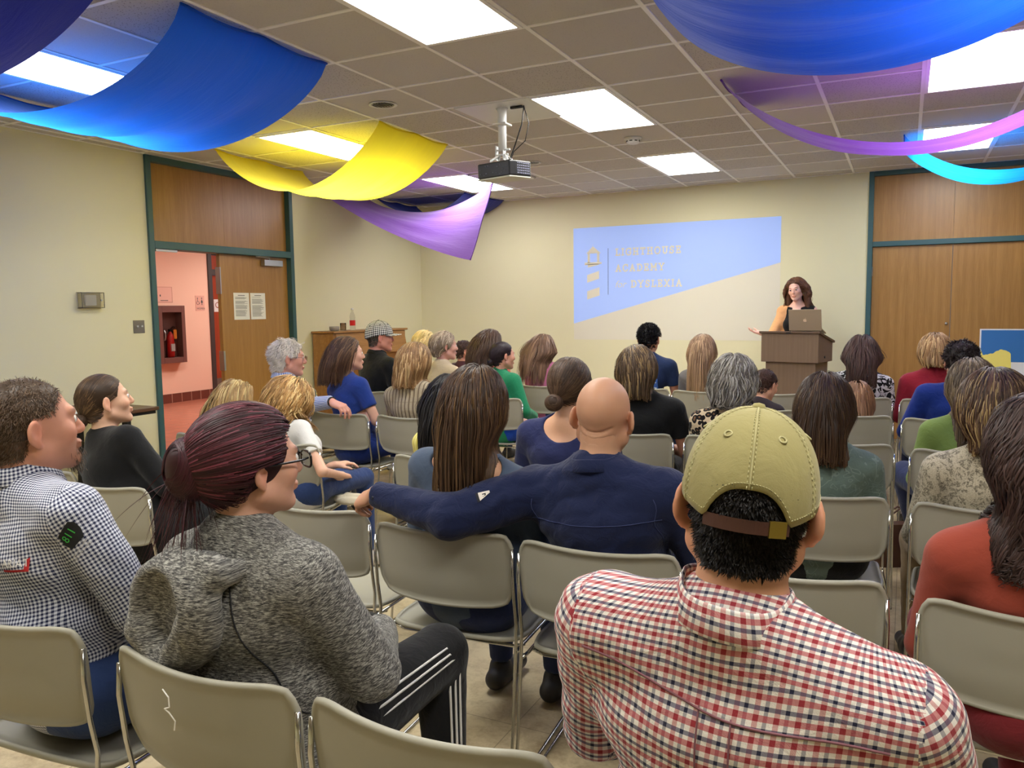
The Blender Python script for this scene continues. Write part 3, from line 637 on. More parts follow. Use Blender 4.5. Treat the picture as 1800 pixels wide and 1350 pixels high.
scr = MB().box((-.148, .0031, .008), (.148, .0035, .205)).build('screen', simple('screen_black', (20, 22, 26), .2), lid)
bs = MB().box((-.155, -.105, 0), (.155, .11, .012)).build('base', alu, lp, bevel=.002); bs.rotation_euler = (rad(-13), 0, 0)
kb = MB()
for a in range(12):
    for b in range(4): kb.box((-.13+a*.022, -.07+b*.02, .012), (-.112+a*.022, -.054+b*.02, .0135))
kb.build('keyboard', MT['black'], bs)
# bitten-fruit emblem on the lid
w = MB(); n = 26; pts = []
for k in range(n):
    a = 2*math.pi*k/n; r = .0165*(1+.10*math.sin(a)**2*0-.08*math.cos(2*a)*-.6); x = r*math.cos(a); z = r*1.02*math.sin(a)
    if abs(x) < .004 and z > 0: z -= .003
    if abs(x) < .004 and z < 0: z += .002
    d = math.hypot(x-.020, z-.003)
    if d < .009: x, z = .020-.009*(.020-x)/max(d, 1e-4), .003-.009*(.003-z)/max(d, 1e-4)
    pts.append((x, z))
w.add([(x, -.0034, .105+z) for x, z in pts], [tuple(range(n))]); w.add([(.001, -.0034, .124), (.003, -.0034, .130), (.009, -.0034, .134), (.007, -.0034, .127)], [(0, 1, 2, 3)])
w.build('emblem', simple('pale_emblem', (226, 200, 172), .3), lid)
tag(lp, 'open laptop with a pale fruit emblem on its lid, standing on the lectern', 'laptop')
# ------------------------------------------------------------------ upright piano
pn = empty('upright_piano', (XL+.03, 7.2, 0))
box('back_case', (0, 0, .06), (.30, 1.46, 1.235), MT['piano'], pn, .006); box('lid', (-.005, -.02, 1.236), (.33, 1.48, 1.26), MT['piano'], pn, .006)
w = MB(); w.add([(.30, .04, .97), (.33, .04, .97), (.31, .04, 1.23), (.301, .04, 1.23), (.30, 1.42, .97), (.36, 1.42, .97), (.31, 1.42, 1.23), (.301, 1.42, 1.23)], [(0, 1, 2, 3), (7, 6, 5, 4), (1, 5, 6, 2), (0, 4, 5, 1), (3, 2, 6, 7)]); w.build('music_panel', MT['piano'], pn)
for y in (.0, 1.40): box('cheek', (.30, y, .62), (.66, y+.06, .985), MT['piano'], pn, .01)
for y in (.01, 1.41): box('leg', (.58, y, .0), (.64, y+.05, .62), MT['piano'], pn, .006)
box('key_bed', (.30, .06, .62), (.66, 1.40, .70), MT['piano'], pn, .004); box('fallboard', (.30, .06, .80), (.50, 1.40, .84), MT['piano'], pn, .004)
w = MB()
for k in range(52): w.box((.48, .08+k*.0252, .70), (.62, .104+k*.0252, .72))
w.build('white_keys', MT['white'], pn); box('bottom_panel', (.26, .03, .06), (.31, 1.43, .62), MT['piano'], pn); box('plinth', (0, 0, 0), (.3, 1.46, .06), MT['piano'], pn)
tag(pn, 'honey oak upright piano against the left wall in the far corner', 'piano')
def oncase(o, x, y, z=1.26): o.location = (x, y, z); return o
w = MB(); w.lathe([(.035, 0), (.055, .01), (.06, .05), (.057, .052), (.05, .012), (0, .01)], 20, cap=False); bw = oncase(w.build('grey_bowl', simple('speckled_grey', (150, 142, 134), .5), None, True), XL+.24, 7.34); tag(bw, 'small grey bowl on the near end of the piano lid', 'bowl')
w = MB(); w.lathe([(.034, 0), (.036, .09), (.033, .09), (.031, .006), (0, .006)], 20, cap=False); gl = oncase(w.build('glass_tumbler', gm, None, True), XL+.24, 7.50); tag(gl, 'clear glass tumbler on the piano lid between bowl and bottle', 'glass')
bt = empty('soda_bottle', (XL+.24, 7.68, 1.26)); MB().lathe([(.03, 0), (.034, .01), (.034, .11), (.03, .13), (.034, .15), (.03, .18), (.014, .225), (.013, .25)], 20).build('glass_body', gm, bt, True)
MB().lathe([(.0345, .055), (.0347, .058), (.0347, .115), (.0345, .118)], 20, cap=False).build('label', red, bt, True); MB().lathe([(.015, .245), (.015, .262), (0, .263)], 16).build('cap', MT['white'], bt, True)
tag(bt, 'clear soda bottle with a red label on the piano lid', 'bottle')
# ------------------------------------------------------------------ folding table with clipboards at the left wall
tb = empty('folding_table', (XL+.42, 3.5, 0)); hx, hy = .38, .92
box('tabletop', (-hx, -hy, .715), (hx, hy, .745), MT['tabletop'], tb, .005); w = MB(); w.box((-hx+.02, -hy+.02, .69), (hx-.02, -hy+.04, .715)); w.box((-hx+.02, hy-.04, .69), (hx-.02, hy-.02, .715)); w.box((-hx+.02, -hy+.04, .69), (-hx+.04, hy-.04, .715)); w.box((hx-.04, -hy+.04, .69), (hx-.02, hy-.04, .715)); w.build('apron', MT['blackmetal'], tb)
for y in (-.68, .68):
    for x in (-.29, .29): box('leg', (x-.03, y-.02, 0), (x+.03, y+.02, .69), MT['blackmetal'], tb, .004)
    w = MB(); w.tube([(-.28, y, .3), (.28, y, .3)], .01, 8); w.tube([(0, y, .3), (0, y-.35*(1 if y > 0 else -1), .68)], .009, 8); w.build('brace', MT['blackmetal'], tb)
tag(tb, 'brown folding table with black legs against the left wall', 'table')
def clip(x, y, rz, z, lab, tilt=0):
    o = empty('clipboard', (x, y, z), rad(rz)); box('board', (-.115, -.16, 0), (.115, .16, .003), simple('clip_board', (150, 118, 84), .6), o); box('paper', (-.106, -.15, .003), (.106, .13, .0045), MT['paper'], o)
    w = MB(); w.box((-.05, .12, .0045), (.05, .155, .012)); w.tube([(-.03, .15, .012), (-.02, .155, .03), (.02, .155, .03), (.03, .15, .012)], .003, 6); w.build('clip', MT['steel'], o)
    o.rotation_euler.y = rad(tilt); tag(o, lab, 'clipboard', 'clipboards on the folding table'); return o
clip(XL+.5, 4.22, 70, .746, 'clipboard with paper at the doorway end of the folding table', 0); clip(XL+.46, 3.86, 100, .746, 'clipboard with paper nearer the middle of the folding table')
for k, (y, rz, lab) in enumerate(((3.4, 80, 'loose paper sheet in the middle of the folding table'), (2.95, 95, 'loose paper sheet at the near end of the folding table'))):
    o = MB().box((-.108, -.14, 0), (.108, .14, .002)).build('paper_sheet', MT['paper']); o.location = (XL+.5, y, .7455); o.rotation_euler.z = rad(rz); tag(o, lab, 'paper')
w = MB(); w.tube([(0, 0, 0), (.0, .14, .0)], .004, 6); o = w.build('pen', MT['black']); o.location = (XL+.70, 4.05, .751); o.rotation_euler.z = rad(-60); tag(o, 'black pen lying on the folding table', 'pen')
# ------------------------------------------------------------------ poster on easel
es = empty('easel', (.98, 8.38, 0)); w = MB()
for x, y in ((-.3, -.0), (.3, -.0)): w.tube([(x, y-.05, 0), (0+x*.1, y+.10, 1.22)], .012, 8)
w.tube([(0, .5, 0), (0, .12, 1.22)], .012, 8); w.build('leg', MT['blackmetal'], es); box('ledge', (-.28, -.1, .58), (.28, -.0, .6), MT['blackmetal'], es)
tag(es, 'black tripod easel holding the blue and yellow poster', 'easel')
ps = empty('poster_board', (.98, 8.31, .602)); ps.rotation_euler = (rad(-7), 0, 0); PW, PH = .37, .66
box('board', (-PW, -.004, 0), (PW, .004, PH), MT['white'], ps)
box('blue_field', (-PW+.012, -.0052, PH-.30), (PW-.012, -.004, PH-.012), simple('poster_blue', (36, 108, 172), .6), ps)
rr = random.Random(3); pts = [(-PW+.012, PH-.36)]+[(-.12, PH-.36)]+[(-.125, PH-.225)]+[(-.125-.012*k, PH-.215+.03*math.sin(k*.28)-rr.random()*.008+.012*(k > 12)) for k in range(1, 19)]+[(-PW+.012, PH-.19)]
w = MB(); w.add([(x, -.0058, z) for x, z in pts], [tuple(range(len(pts)))]); w.build('yellow_shape', simple('poster_yellow', (238, 222, 110), .6), ps)
tag(ps, 'white poster with a blue field and torn yellow shape on the easel', 'poster')
# ------------------------------------------------------------------ bags
def bag(name, lab, loc, rz, w_, d, h, m, handle=True):
    o = empty(name, loc, rad(rz)); P = []
    for k in range(9):
        v = k/8; s = 1-.16*v**2; bul = 1+.08*math.sin(math.pi*v)
        ring = []
        for j in range(25):
            a = 2*math.pi*j/24; ca, sa = math.cos(a), math.sin(a); e = .45
            x = w_/2*s*bul*math.copysign(abs(ca)**e, ca); y = d/2*(1-.45*v)*bul*math.copysign(abs(sa)**e, sa)
            ring.append((x, y, h*v))
        P.append(ring)
    w = MB().grid(P); n = len(w.v); w.add(P[0][:24], [tuple(range(24))[::-1]]); w.add(P[-1][:24], [tuple(range(24))]); w.build('bag_body', m, o, True)
    if handle:
        w = MB()
        for s in (-1, 1): w.tube([(-w_*.22, s*d*.2, h*.96), (-w_*.18, s*d*.16, h*1.25), (0, s*d*.12, h*1.38), (w_*.18, s*d*.16, h*1.25), (w_*.22, s*d*.2, h*.96)], .006, 6)
        w.build('handle', m, o, True)
    tag(o, lab, 'bag'); return o
leather_w = simple('pale_grey_leather', (196, 190, 184), .5, bump=.2); leather_b = simple('dark_brown_leather', (84, 52, 38), .45, bump=.2)
bag('tote_bag', 'pale grey tote bag on the floor under the bald man\'s chair', (-1.10, 2.86, 0), 12, .30, .15, .25, leather_w)
bag('handbag', 'dark brown leather handbag on the floor in the right aisle', (.0, 4.98, 0), 30, .28, .14, .24, leather_b)
# ------------------------------------------------------------------ implicit bodies
A_ = np.asarray
def nrm(v): v = A_(v, float); return v/max(1e-9, np.linalg.norm(v))
def cone(a, b, ra, rb=None, k=.02, sub=False, sq=None): return dict(t=0, a=A_(a, float), b=A_(b, float), ra=ra, rb=ra if rb is None else rb, k=k, sub=sub, sq=sq)
def ell(c, r, R=None, k=.02, sub=False): return dict(t=1, c=A_(c, float), r=A_(r, float), R=R, k=k, sub=sub)
def pd(q, P):
    if q['t'] == 0:
        a, b = q['a'], q['b']; ba = b-a; L2 = max(ba@ba, 1e-12); p = P-a
        h = np.clip((p@ba)/L2, 0, 1); d = p-h[..., None]*ba
        if q['sq'] is not None:
            n, s = q['sq']; dn = d@n; d = d+(dn*(1/s-1))[..., None]*n
        return np.sqrt((d*d).sum(-1))-(q['ra']+(q['rb']-q['ra'])*h)
    p = P-q['c']
    if q['R'] is not None: p = p@q['R'].T
    r = q['r']; k0 = np.sqrt(((p/r)**2).sum(-1)); k1 = np.sqrt(((p/(r*r))**2).sum(-1))
    return np.where(k1 > 1e-6, k0*(k0-1)/np.maximum(k1, 1e-6), -r.min())
def bbox(q):
    if q['t'] == 0:
        m = max(q['ra'], q['rb'])*(max(1.0, q['sq'][1]) if q['sq'] is not None else 1); return np.minimum(q['a'], q['b'])-m, np.maximum(q['a'], q['b'])+m
    e = q['r'] if q['R'] is None else np.sqrt(((q['R'].T*q['r'])**2).sum(1)); return q['c']-e, q['c']+e
def grow(prims, t): 
    out = []
    for q in prims:
        q = dict(q)
        if q['t'] == 0: q['ra'] += t; q['rb'] += t
        else: q['r'] = q['r']+t
        out.append(q)
    return out
def smin(a, b, k):
    h = np.clip(.5+.5*(a-b)/k, 0, 1); return a+(b-a)*h-k*h*(1-h)
def feval(prims, P, disp=None):
    F = np.full(P.shape[:-1], 1e3)
    for q in prims:
        d = pd(q, P); F = -smin(-F, d, q['k']) if q['sub'] else smin(F, d, q['k'])
    return F+disp(P) if disp is not None else F
def nets(prims, lo, hi, h, cut=None, disp=None, smooth=1):
    """surface of a smooth union of prims on a grid: returns verts, quads"""
    lo, hi = A_(lo, float), A_(hi, float); n = np.maximum(4, np.ceil((hi-lo)/h).astype(int)+1)
    ax = [lo[i]+h*np.arange(n[i]) for i in range(3)]
    F = np.full(tuple(n), 1.0, np.float32)
    for q in prims:
        b0, b1 = bbox(q); m = q['k']+2*h
        i0 = np.clip(np.floor((b0-m-lo)/h).astype(int), 0, n); i1 = np.clip(np.ceil((b1+m-lo)/h).astype(int)+1, 0, n)
        if (i1 <= i0).any(): continue
        sl = tuple(slice(a, b) for a, b in zip(i0, i1))
        G = np.stack(np.meshgrid(*[ax[i][sl[i]] for i in range(3)], indexing='ij'), -1); d = pd(q, G)
        F[sl] = -smin(-F[sl], d, q['k']) if q['sub'] else smin(F[sl], d, q['k'])
    if disp is not None:
        ii = np.nonzero(np.abs(F) < .045); Pp = np.stack([ax[i][ii[i]] for i in range(3)], -1); F[ii] += disp(Pp)
    if cut is not None:
        ii = np.nonzero(F < .05); Pp = np.stack([ax[i][ii[i]] for i in range(3)], -1); F[ii] = np.maximum(F[ii], cut(Pp))
    F[0] = F[-1] = 1; F[:, 0] = F[:, -1] = 1; F[:, :, 0] = F[:, :, -1] = 1
    S = F < 0
    n0, n1, n2 = n
    acc = np.zeros((n0-1, n1-1, n2-1, 3), np.float32); cnt = np.zeros((n0-1, n1-1, n2-1), np.int16)
    for axis in range(3):
        a = [slice(None)]*3; b = [slice(None)]*3; a[axis] = slice(0, -1); b[axis] = slice(1, None)
        Fa, Fb = F[tuple(a)], F[tuple(b)]; cr = (Fa < 0) != (Fb < 0)
        idx = np.nonzero(cr); t = Fa[idx]/(Fa[idx]-Fb[idx]); pos = np.stack(idx, -1).astype(np.float32); pos[:, axis] += t
        o1, o2 = [x for x in range(3) if x != axis]
        for d1 in (0, -1):
            for d2 in (0, -1):
                ci = [idx[0], idx[1], idx[2]]; ci[o1] = ci[o1]+d1; ci[o2] = ci[o2]+d2
                ok = (ci[0] >= 0) & (ci[1] >= 0) & (ci[2] >= 0) & (ci[0] < n0-1) & (ci[1] < n1-1) & (ci[2] < n2-1)
                cj = (ci[0][ok], ci[1][ok], ci[2][ok]); np.add.at(acc, cj, pos[ok]); np.add.at(cnt, cj, 1)
    vid = np.full(cnt.shape, -1, np.int64); act = cnt > 0; vid[act] = np.arange(act.sum())
    V = acc[act]/cnt[act][:, None]*h+lo
    Q = []
    for axis in range(3):
        a = [slice(None)]*3; b = [slice(None)]*3; a[axis] = slice(0, -1); b[axis] = slice(1, None)
        Sa, Sb = S[tuple(a)], S[tuple(b)]; idx = np.nonzero(Sa != Sb); o1, o2 = [(1, 2), (2, 0), (0, 1)][axis]
        ok = (idx[o1] > 0) & (idx[o2] > 0) & (idx[o1] < n[o1]-1) & (idx[o2] < n[o2]-1); idx = [x[ok] for x in idx]; ins = Sa[tuple(idx)]
        def c(d1, d2):
            z = [idx[0], idx[1], idx[2]]; z[o1] = z[o1]+d1; z[o2] = z[o2]+d2; return vid[tuple(z)]
        q = np.stack([c(-1, -1), c(0, -1), c(0, 0), c(-1, 0)], -1); q[~ins] = q[~ins][:, ::-1]; Q.append(q)
    Q = np.concatenate(Q); Q = Q[(Q >= 0).all(1)]
    for _ in range(smooth):
        s = np.zeros_like(V); w = np.zeros(len(V))
        for i in range(4):
            a, b = Q[:, i], Q[:, (i+1) % 4]; np.add.at(s, a, V[b]); np.add.at(w, a, 1); np.add.at(s, b, V[a]); np.add.at(w, b, 1)
        V = V*.5+.5*s/np.maximum(w, 1)[:, None]
    return V, Q
def extent(prims, pad=.03):
    b = [bbox(q) for q in prims if not q['sub']]; return np.min([x[0] for x in b], 0)-pad, np.max([x[1] for x in b], 0)+pad
def pymesh(name, V, Fc, m, parent=None, base=None, colr=None, uv=None, smooth=True):
    V = A_(V, float); base = A_(base if base is not None else (0, 0, 0), float)
    me = D.meshes.new(name); n = Fc.shape[1]
    me.vertices.add(len(V)); me.vertices.foreach_set('co', (V-base).astype(np.float32).ravel())
    me.loops.add(Fc.size); me.loops.foreach_set('vertex_index', Fc.astype(np.int32).ravel())
    me.polygons.add(len(Fc)); me.polygons.foreach_set('loop_start', (np.arange(len(Fc))*n).astype(np.int32)); me.polygons.foreach_set('loop_total', np.full(len(Fc), n, np.int32))
    me.update(calc_edges=True); me.validate()
    me.polygons.foreach_set('use_smooth', np.full(len(me.polygons), smooth))
    if colr is not None:
        at = me.color_attributes.new('tint', 'FLOAT_COLOR', 'POINT'); c = np.ones((len(V), 4), np.float32); c[:, :3] = colr; at.data.foreach_set('color', c.ravel())
    if uv is not None: l = me.uv_layers.new(name='UVMap'); l.data.foreach_set('uv', uv.astype(np.float32).ravel())
    me.materials.append(m); o = D.objects.new(name, me); COL.objects.link(o)
    if parent is not None: o.parent = parent
    return o
def lin(rgb): return A_(srgb(rgb)[:3])
# ------------------------------------------------------------------ skin and hair materials
m, t = mat('skin', (.6, .4, .3, 1), .5, spec=.4); at = t.add('ShaderNodeAttribute', attribute_name='tint'); c = t.coord()
n_ = t.noise(c, 90, 3); t.put(t.bsdf, 'Base Color', t.mix(t.math('MULTIPLY', n_, .18), at.outputs['Color'], (.45, .2, .14, 1)))
t.bsdf.inputs['Subsurface Weight'].default_value = .12; t.bsdf.inputs['Subsurface Radius'].default_value = (1, .35, .2); t.bsdf.inputs['Subsurface Scale'].default_value = .008
t.bump(t.noise(c, 700, 2), .12, .001); MT['skin'] = m
m, t = mat('hair', (.1, .06, .04, 1), .46, spec=.28); at = t.add('ShaderNodeAttribute', attribute_name='tint'); t.put(t.bsdf, 'Base Color', at.outputs['Color']); t.bsdf.inputs['Anisotropic'].default_value = .5; MT['hair'] = m
MT['eye'] = simple('eye_white', (226, 220, 214), .15); MT['iris'] = simple('eye_iris', (52, 40, 32), .15)
# ------------------------------------------------------------------ garment materials
def cloth(name, rgb, kind='plain', rgb2=None, rgb3=None, sc=1.0, rough=.85, wr=.5):
    m, t = mat(name, srgb(rgb), rough, spec=.2); m.node_tree.nodes['Principled BSDF'].inputs['Sheen Weight'].default_value = .12
    c = t.coord(); uvn = t.add('ShaderNodeUVMap'); uv = uvn.outputs[0]; s = t.sep(uv); col = srgb(rgb)
    h = t.math('MULTIPLY', t.noise(c, 18, 4, .55, .8), 1.0); fine = t.noise(c, 600, 2)
    def band(ch, per, w, ph=0.0):
        f = t.math('FRACT', t.math('ADD', t.math('DIVIDE', ch, per), ph)); return t.math('LESS_THAN', f, w)
    if kind == 'check3':      # white ground with red and navy bands
        per = .0250*sc; white, red_, navy = srgb(rgb), srgb(rgb2), srgb(rgb3)
        rx, ry = band(s[0], per, .27), band(s[1], per, .30); nx, ny = band(s[0], per, .20, .5), band(s[1], per, .22, .5)
        a = t.mix(t.math('MULTIPLY', rx, .55), white, red_); a = t.mix(t.math('MULTIPLY', nx, .55), a, navy)
        b = t.mix(t.math('MULTIPLY', ry, .72), a, red_); b = t.mix(t.math('MULTIPLY', ny, .75), b, navy)
        b = t.mix(t.math('MULTIPLY', t.math('MULTIPLY', rx, ry), .8), b, srgb([v*.8 for v in rgb2])); b = t.mix(t.math('MULTIPLY', t.math('MULTIPLY', nx, ny), .85), b, srgb([v*.6 for v in rgb3])); col = b
    elif kind == 'gingham':
        per = .0088*sc; x, y = band(s[0], per, .5), band(s[1], per, .5); k = t.math('MULTIPLY', t.math('ADD', x, y), .5); col = t.ramp(k, [(0, srgb(rgb)), (.5, srgb([(a*.62+b*.38) for a, b in zip(rgb, rgb2)])), (1, srgb(rgb2))])
    elif kind == 'stripe':
        per = .010*sc; col = t.mix(band(s[0], per, .45), srgb(rgb), srgb(rgb2))
    elif kind == 'softstripe':
        w = t.add('ShaderNodeTexNoise', noise_dimensions='1D'); t.put(w, 'W', t.math('MULTIPLY', s[0], 46/sc)); w.inputs['Detail'].default_value = 2
        bb = band(s[0], .030*sc, .35); k = t.math('ADD', t.math('MULTIPLY', w.outputs[0], .7), t.math('MULTIPLY', bb, .35)); x2 = band(s[1], .09, .06)
        col = t.mix(t.math('MULTIPLY', x2, .3), t.ramp(k, [(.3, srgb(rgb)), (.65, srgb(rgb2))]), srgb(rgb2))
    elif kind == 'heather':
        n1 = t.noise(t.mapping(uv, (90, 420, 1), (0, 0, .35)), 1.0, 3, .7, .6); n2 = t.noise(t.mapping(c, (30, 30, 160)), 1.6, 3, .7, 1.0)
        k = t.math('ADD', t.math('MULTIPLY', n1, .65), t.math('MULTIPLY', n2, .35)); col = t.ramp(k, [(.40, srgb(rgb2)), (.50, srgb(rgb)), (.60, srgb(rgb3))])
    elif kind == 'leopard':
        v = t.add('ShaderNodeTexVoronoi', feature='F1'); t.l.new(t.mapping(c, (1, 1, 1)), v.inputs[0]); v.inputs['Scale'].default_value = 34/sc; v2 = t.noise(c, 60, 2)
        d = t.math('ADD', v.outputs['Distance'], t.math('MULTIPLY', v2, .22)); ring = t.math('MULTIPLY', t.math('GREATER_THAN', d, .36), t.math('LESS_THAN', d, .68))
        col = t.mix(ring, t.mix(t.math('LESS_THAN', d, .36), srgb(rgb), srgb(rgb3)), srgb(rgb2))
    elif kind == 'blobs':
        n1 = t.noise(c, 16/sc, 3, .5, 2.2); col = t.ramp(n1, [(.46, srgb(rgb)), (.5, srgb(rgb2))], 'CONSTANT')
        n2 = t.noise(t.mapping(c, (1, 1, 1), loc=(5, 3, 1)), 22/sc, 3, .5, 2.0); col = t.mix(t.math('GREATER_THAN', n2, .58), col, srgb(rgb3))
    elif kind == 'snake':
        v = t.add('ShaderNodeTexVoronoi', feature='DISTANCE_TO_EDGE'); t.l.new(t.mapping(c, (1, 1, 1.6)), v.inputs[0]); v.inputs['Scale'].default_value = 120
        n1 = t.noise(c, 16, 4, .65, 2.4); n2 = t.noise(c, 45, 3, .6, 1.5)
        k = t.math('MULTIPLY', t.math('GREATER_THAN', n2, .50), t.math('GREATER_THAN', n1, .46)); scale_ = t.math('LESS_THAN', v.outputs[0], .07)
        col = t.mix(n1, srgb(rgb), srgb([v_*.88 for v_ in rgb])); col = t.mix(t.math('MULTIPLY', scale_, .45), col, srgb(rgb3)); col = t.mix(t.math('MULTIPLY', k, t.math('MULTIPLY_ADD', scale_, .3, .45)), col, srgb(rgb2))
    elif kind == 'lace':
        v = t.add('ShaderNodeTexVoronoi', feature='DISTANCE_TO_EDGE'); t.l.new(c, v.inputs[0]); v.inputs['Scale'].default_value = 22
        n1 = t.noise(c, 9, 2, .5, 1.5); vn = t.math('LESS_THAN', t.math('ABSOLUTE', t.math('SUBTRACT', t.math('FRACT', t.math('MULTIPLY', n1, 7.0)), .5)), .07)
        h = t.math('ADD', h, t.math('MULTIPLY', vn, .6)); col = t.mix(t.math('MULTIPLY', vn, .5), srgb(rgb), srgb(rgb2))
    elif kind == 'denim': col = t.mix(t.noise(c, 12, 4), srgb(rgb), srgb([min(255, v*1.35) for v in rgb]))
    else: col = t.mix(t.noise(c, 4, 3), srgb(rgb), srgb([v*.88 for v in rgb]))
    if isinstance(col, bpy.types.NodeSocket): t.put(t.bsdf, 'Base Color', col)
    t.bump(t.math('ADD', t.math('MULTIPLY', h, 1.0), t.math('MULTIPLY', fine, .06)), wr, .012)
    return m
# ------------------------------------------------------------------ head and hand
def hframe(yaw, pitch=0, roll=0):
    """rows: right, forward, up of the head; yaw 0 looks along +Y, positive turns to the viewer's left (-X)"""
    R = Euler((rad(pitch), rad(roll), rad(yaw)), 'XYZ').to_matrix(); return A_(R).T
def head_prims(hs, fem, face=True, fat=0):
    P = []; s = hs; w = .96 if fem else 1.0; j = 0 if fem else .004
    E = lambda c, r, k=.02, sub=False: P.append(ell(A_(c)*s, A_(r)*s, None, k*s, sub)); Cn = lambda a, b, r1, r2, k=.02, sub=False: P.append(cone(A_(a)*s, A_(b)*s, r1*s, r2*s, k*s, sub))
    E((0, -.012, .030), (.076*w, .097, .088)); E((0, .032, -.030), ((.061+fat)*w, .060, .082), .03)
    for x in (-1, 1):
        Cn((x*(.05+j), .0, -.055), (x*.012, .066, -.094), .020+fat, .017+fat*.5, .02); E((x*.040, .062, -.022), (.022, .022, .022), .02)
    E((0, .076, -.098), (.017+j, .014, .014), .02)
    if face:
        Cn((-.034, .083, .024), (.034, .083, .024), .010+j*.6, .010+j*.6, .014)
        for x in (-1, 1): E((x*.031, .099, .004), (.013, .011, .009), .010, True); E((x*.031, .0805, .003), (.0135, .0115, .010), .004)
        Cn((0, .090, .014), (0, .107, -.026), .0065, .0105, .010); E((0, .100, -.031), (.015, .010, .008), .008)
        E((0, .0925, -.057), (.024, .0095, .006), .006); E((0, .091, -.067), (.021, .0095, .0075), .005)
    for x in (-1, 1):
        R = A_(Euler((rad(-12), 0, rad(x*30)), 'XYZ').to_matrix()).T
        P.append(ell(A_((x*.087*w, -.012, -.004))*s, A_((.0085, .019, .0315))*s, R, .007*s)); P.append(ell(A_((x*.0945*w, -.006, -.001))*s, A_((.0068, .0115, .020))*s, R, .004*s, True))
        P.append(ell(A_((x*.084*w, -.008, -.034))*s, A_((.007, .009, .010))*s, R, .006*s))
    return P
def place(prims, R, c):
    out = []
    for q in prims:
        q = dict(q)
        if q['t'] == 0: q['a'] = q['a']@R+c; q['b'] = q['b']@R+c
        else: q['c'] = q['c']@R+c; q['R'] = R if q['R'] is None else q['R']@R
        out.append(q)
    return out
def hand_prims(W, d, n, side, curl=(25, 35, 20), hs=1.0, thumb=35, spread=1.0):
    """W wrist, d towards the knuckles, n back of hand, side: +1 thumb lies along +lat"""
    d = nrm(d); n = nrm(A_(n)-d*np.dot(n, d)); lat = np.cross(d, n)*side; P = []; s = hs
    P.append(cone(W-d*.03*s, W+d*.01*s, .026*s, .025*s, .012, sq=(n, .72)))
    for i, (l, kx) in enumerate(((.026, .086), (.009, .092), (-.009, .088), (-.026, .080))):
        K = W+d*kx*s+lat*l*s*spread; P.append(cone(W+lat*l*.5*s, K, .013*s, .0115*s, .014))
        L = (.072, .080, .074, .058)[i]*s; p = K; v = nrm(d+lat*l*3*spread); a = 0
        for j2, (fr, cu) in enumerate(zip((.46, .30, .24), curl)):
            cu = cu*(1+.12*(i-1.5)); cth, sth = math.cos(rad(cu)), math.sin(rad(cu)); ax = v; nn = nrm(n-ax*np.dot(n, ax)) if j2 == 0 else nn
            v, nn = v*cth-nn*sth, nn*cth+v*sth; q = p+v*L*fr; r0 = (.0092, .0083, .0076)[j2]*s; P.append(cone(p, q, r0, r0*.92, .004)); p = q
    P.append(ell(W+d*.045*s-n*.004*s, A_((.036, .043, .014))*s, np.stack([lat, d, n]), .014))
    T0 = W+d*.018*s+lat*.022*s-n*.006*s; tv = nrm(d*math.cos(rad(thumb))+lat*math.sin(rad(thumb))-n*.25); T1 = T0+tv*.042*s; tv2 = nrm(tv+d*.5-n*.2); T2 = T1+tv2*.030*s; T3 = T2+nrm(tv2+d*.3-n*.2)*.024*s
    P += [cone(T0, T1, .015*s, .0115*s, .012), cone(T1, T2, .0105*s, .0098*s, .004), cone(T2, T3, .0096*s, .008*s, .004)]
    return P
# ------------------------------------------------------------------ hair strands
def zmin_line(y, short=False):
    n_ = -.074 if short else -.096
    return np.interp(y, [-.12, -.06, -.03, -.005, .02, .04, .058, .075, .088], [n_, n_+.004, -.055, .026, .028, .012 if not short else .03, .058, .078, .088])
def ribbons(Pth, wid, nrmls, colr):
    """N strand paths (N,S,3) -> flattened three-ridge ribbons"""
    N, S, _ = Pth.shape; T = np.gradient(Pth, axis=1); T /= np.maximum(np.linalg.norm(T, axis=2, keepdims=True), 1e-9)
    B = np.cross(T, nrmls); B /= np.maximum(np.linalg.norm(B, axis=2, keepdims=True), 1e-9)
    prof = np.interp(np.linspace(0, 1, S), [0, .08, .7, 1], [.6, 1, .85, .12])[None, :, None]; w = A_(wid)[:, None, None]*prof
    V = np.stack([Pth-B*w, Pth+nrmls*w*.55, Pth+B*w], 2).reshape(-1, 3)
    i = np.arange(N)[:, None, None]; j = np.arange(S-1)[None, :, None]; k = np.arange(2)[None, None, :]; a = i*S*3+j*3+k; Fq = np.stack([a, a+3, a+4, a+1], -1).reshape(-1, 4)
    c = np.repeat(colr.reshape(N, S, 3), 3, axis=1).reshape(-1, 3); return V, Fq, c
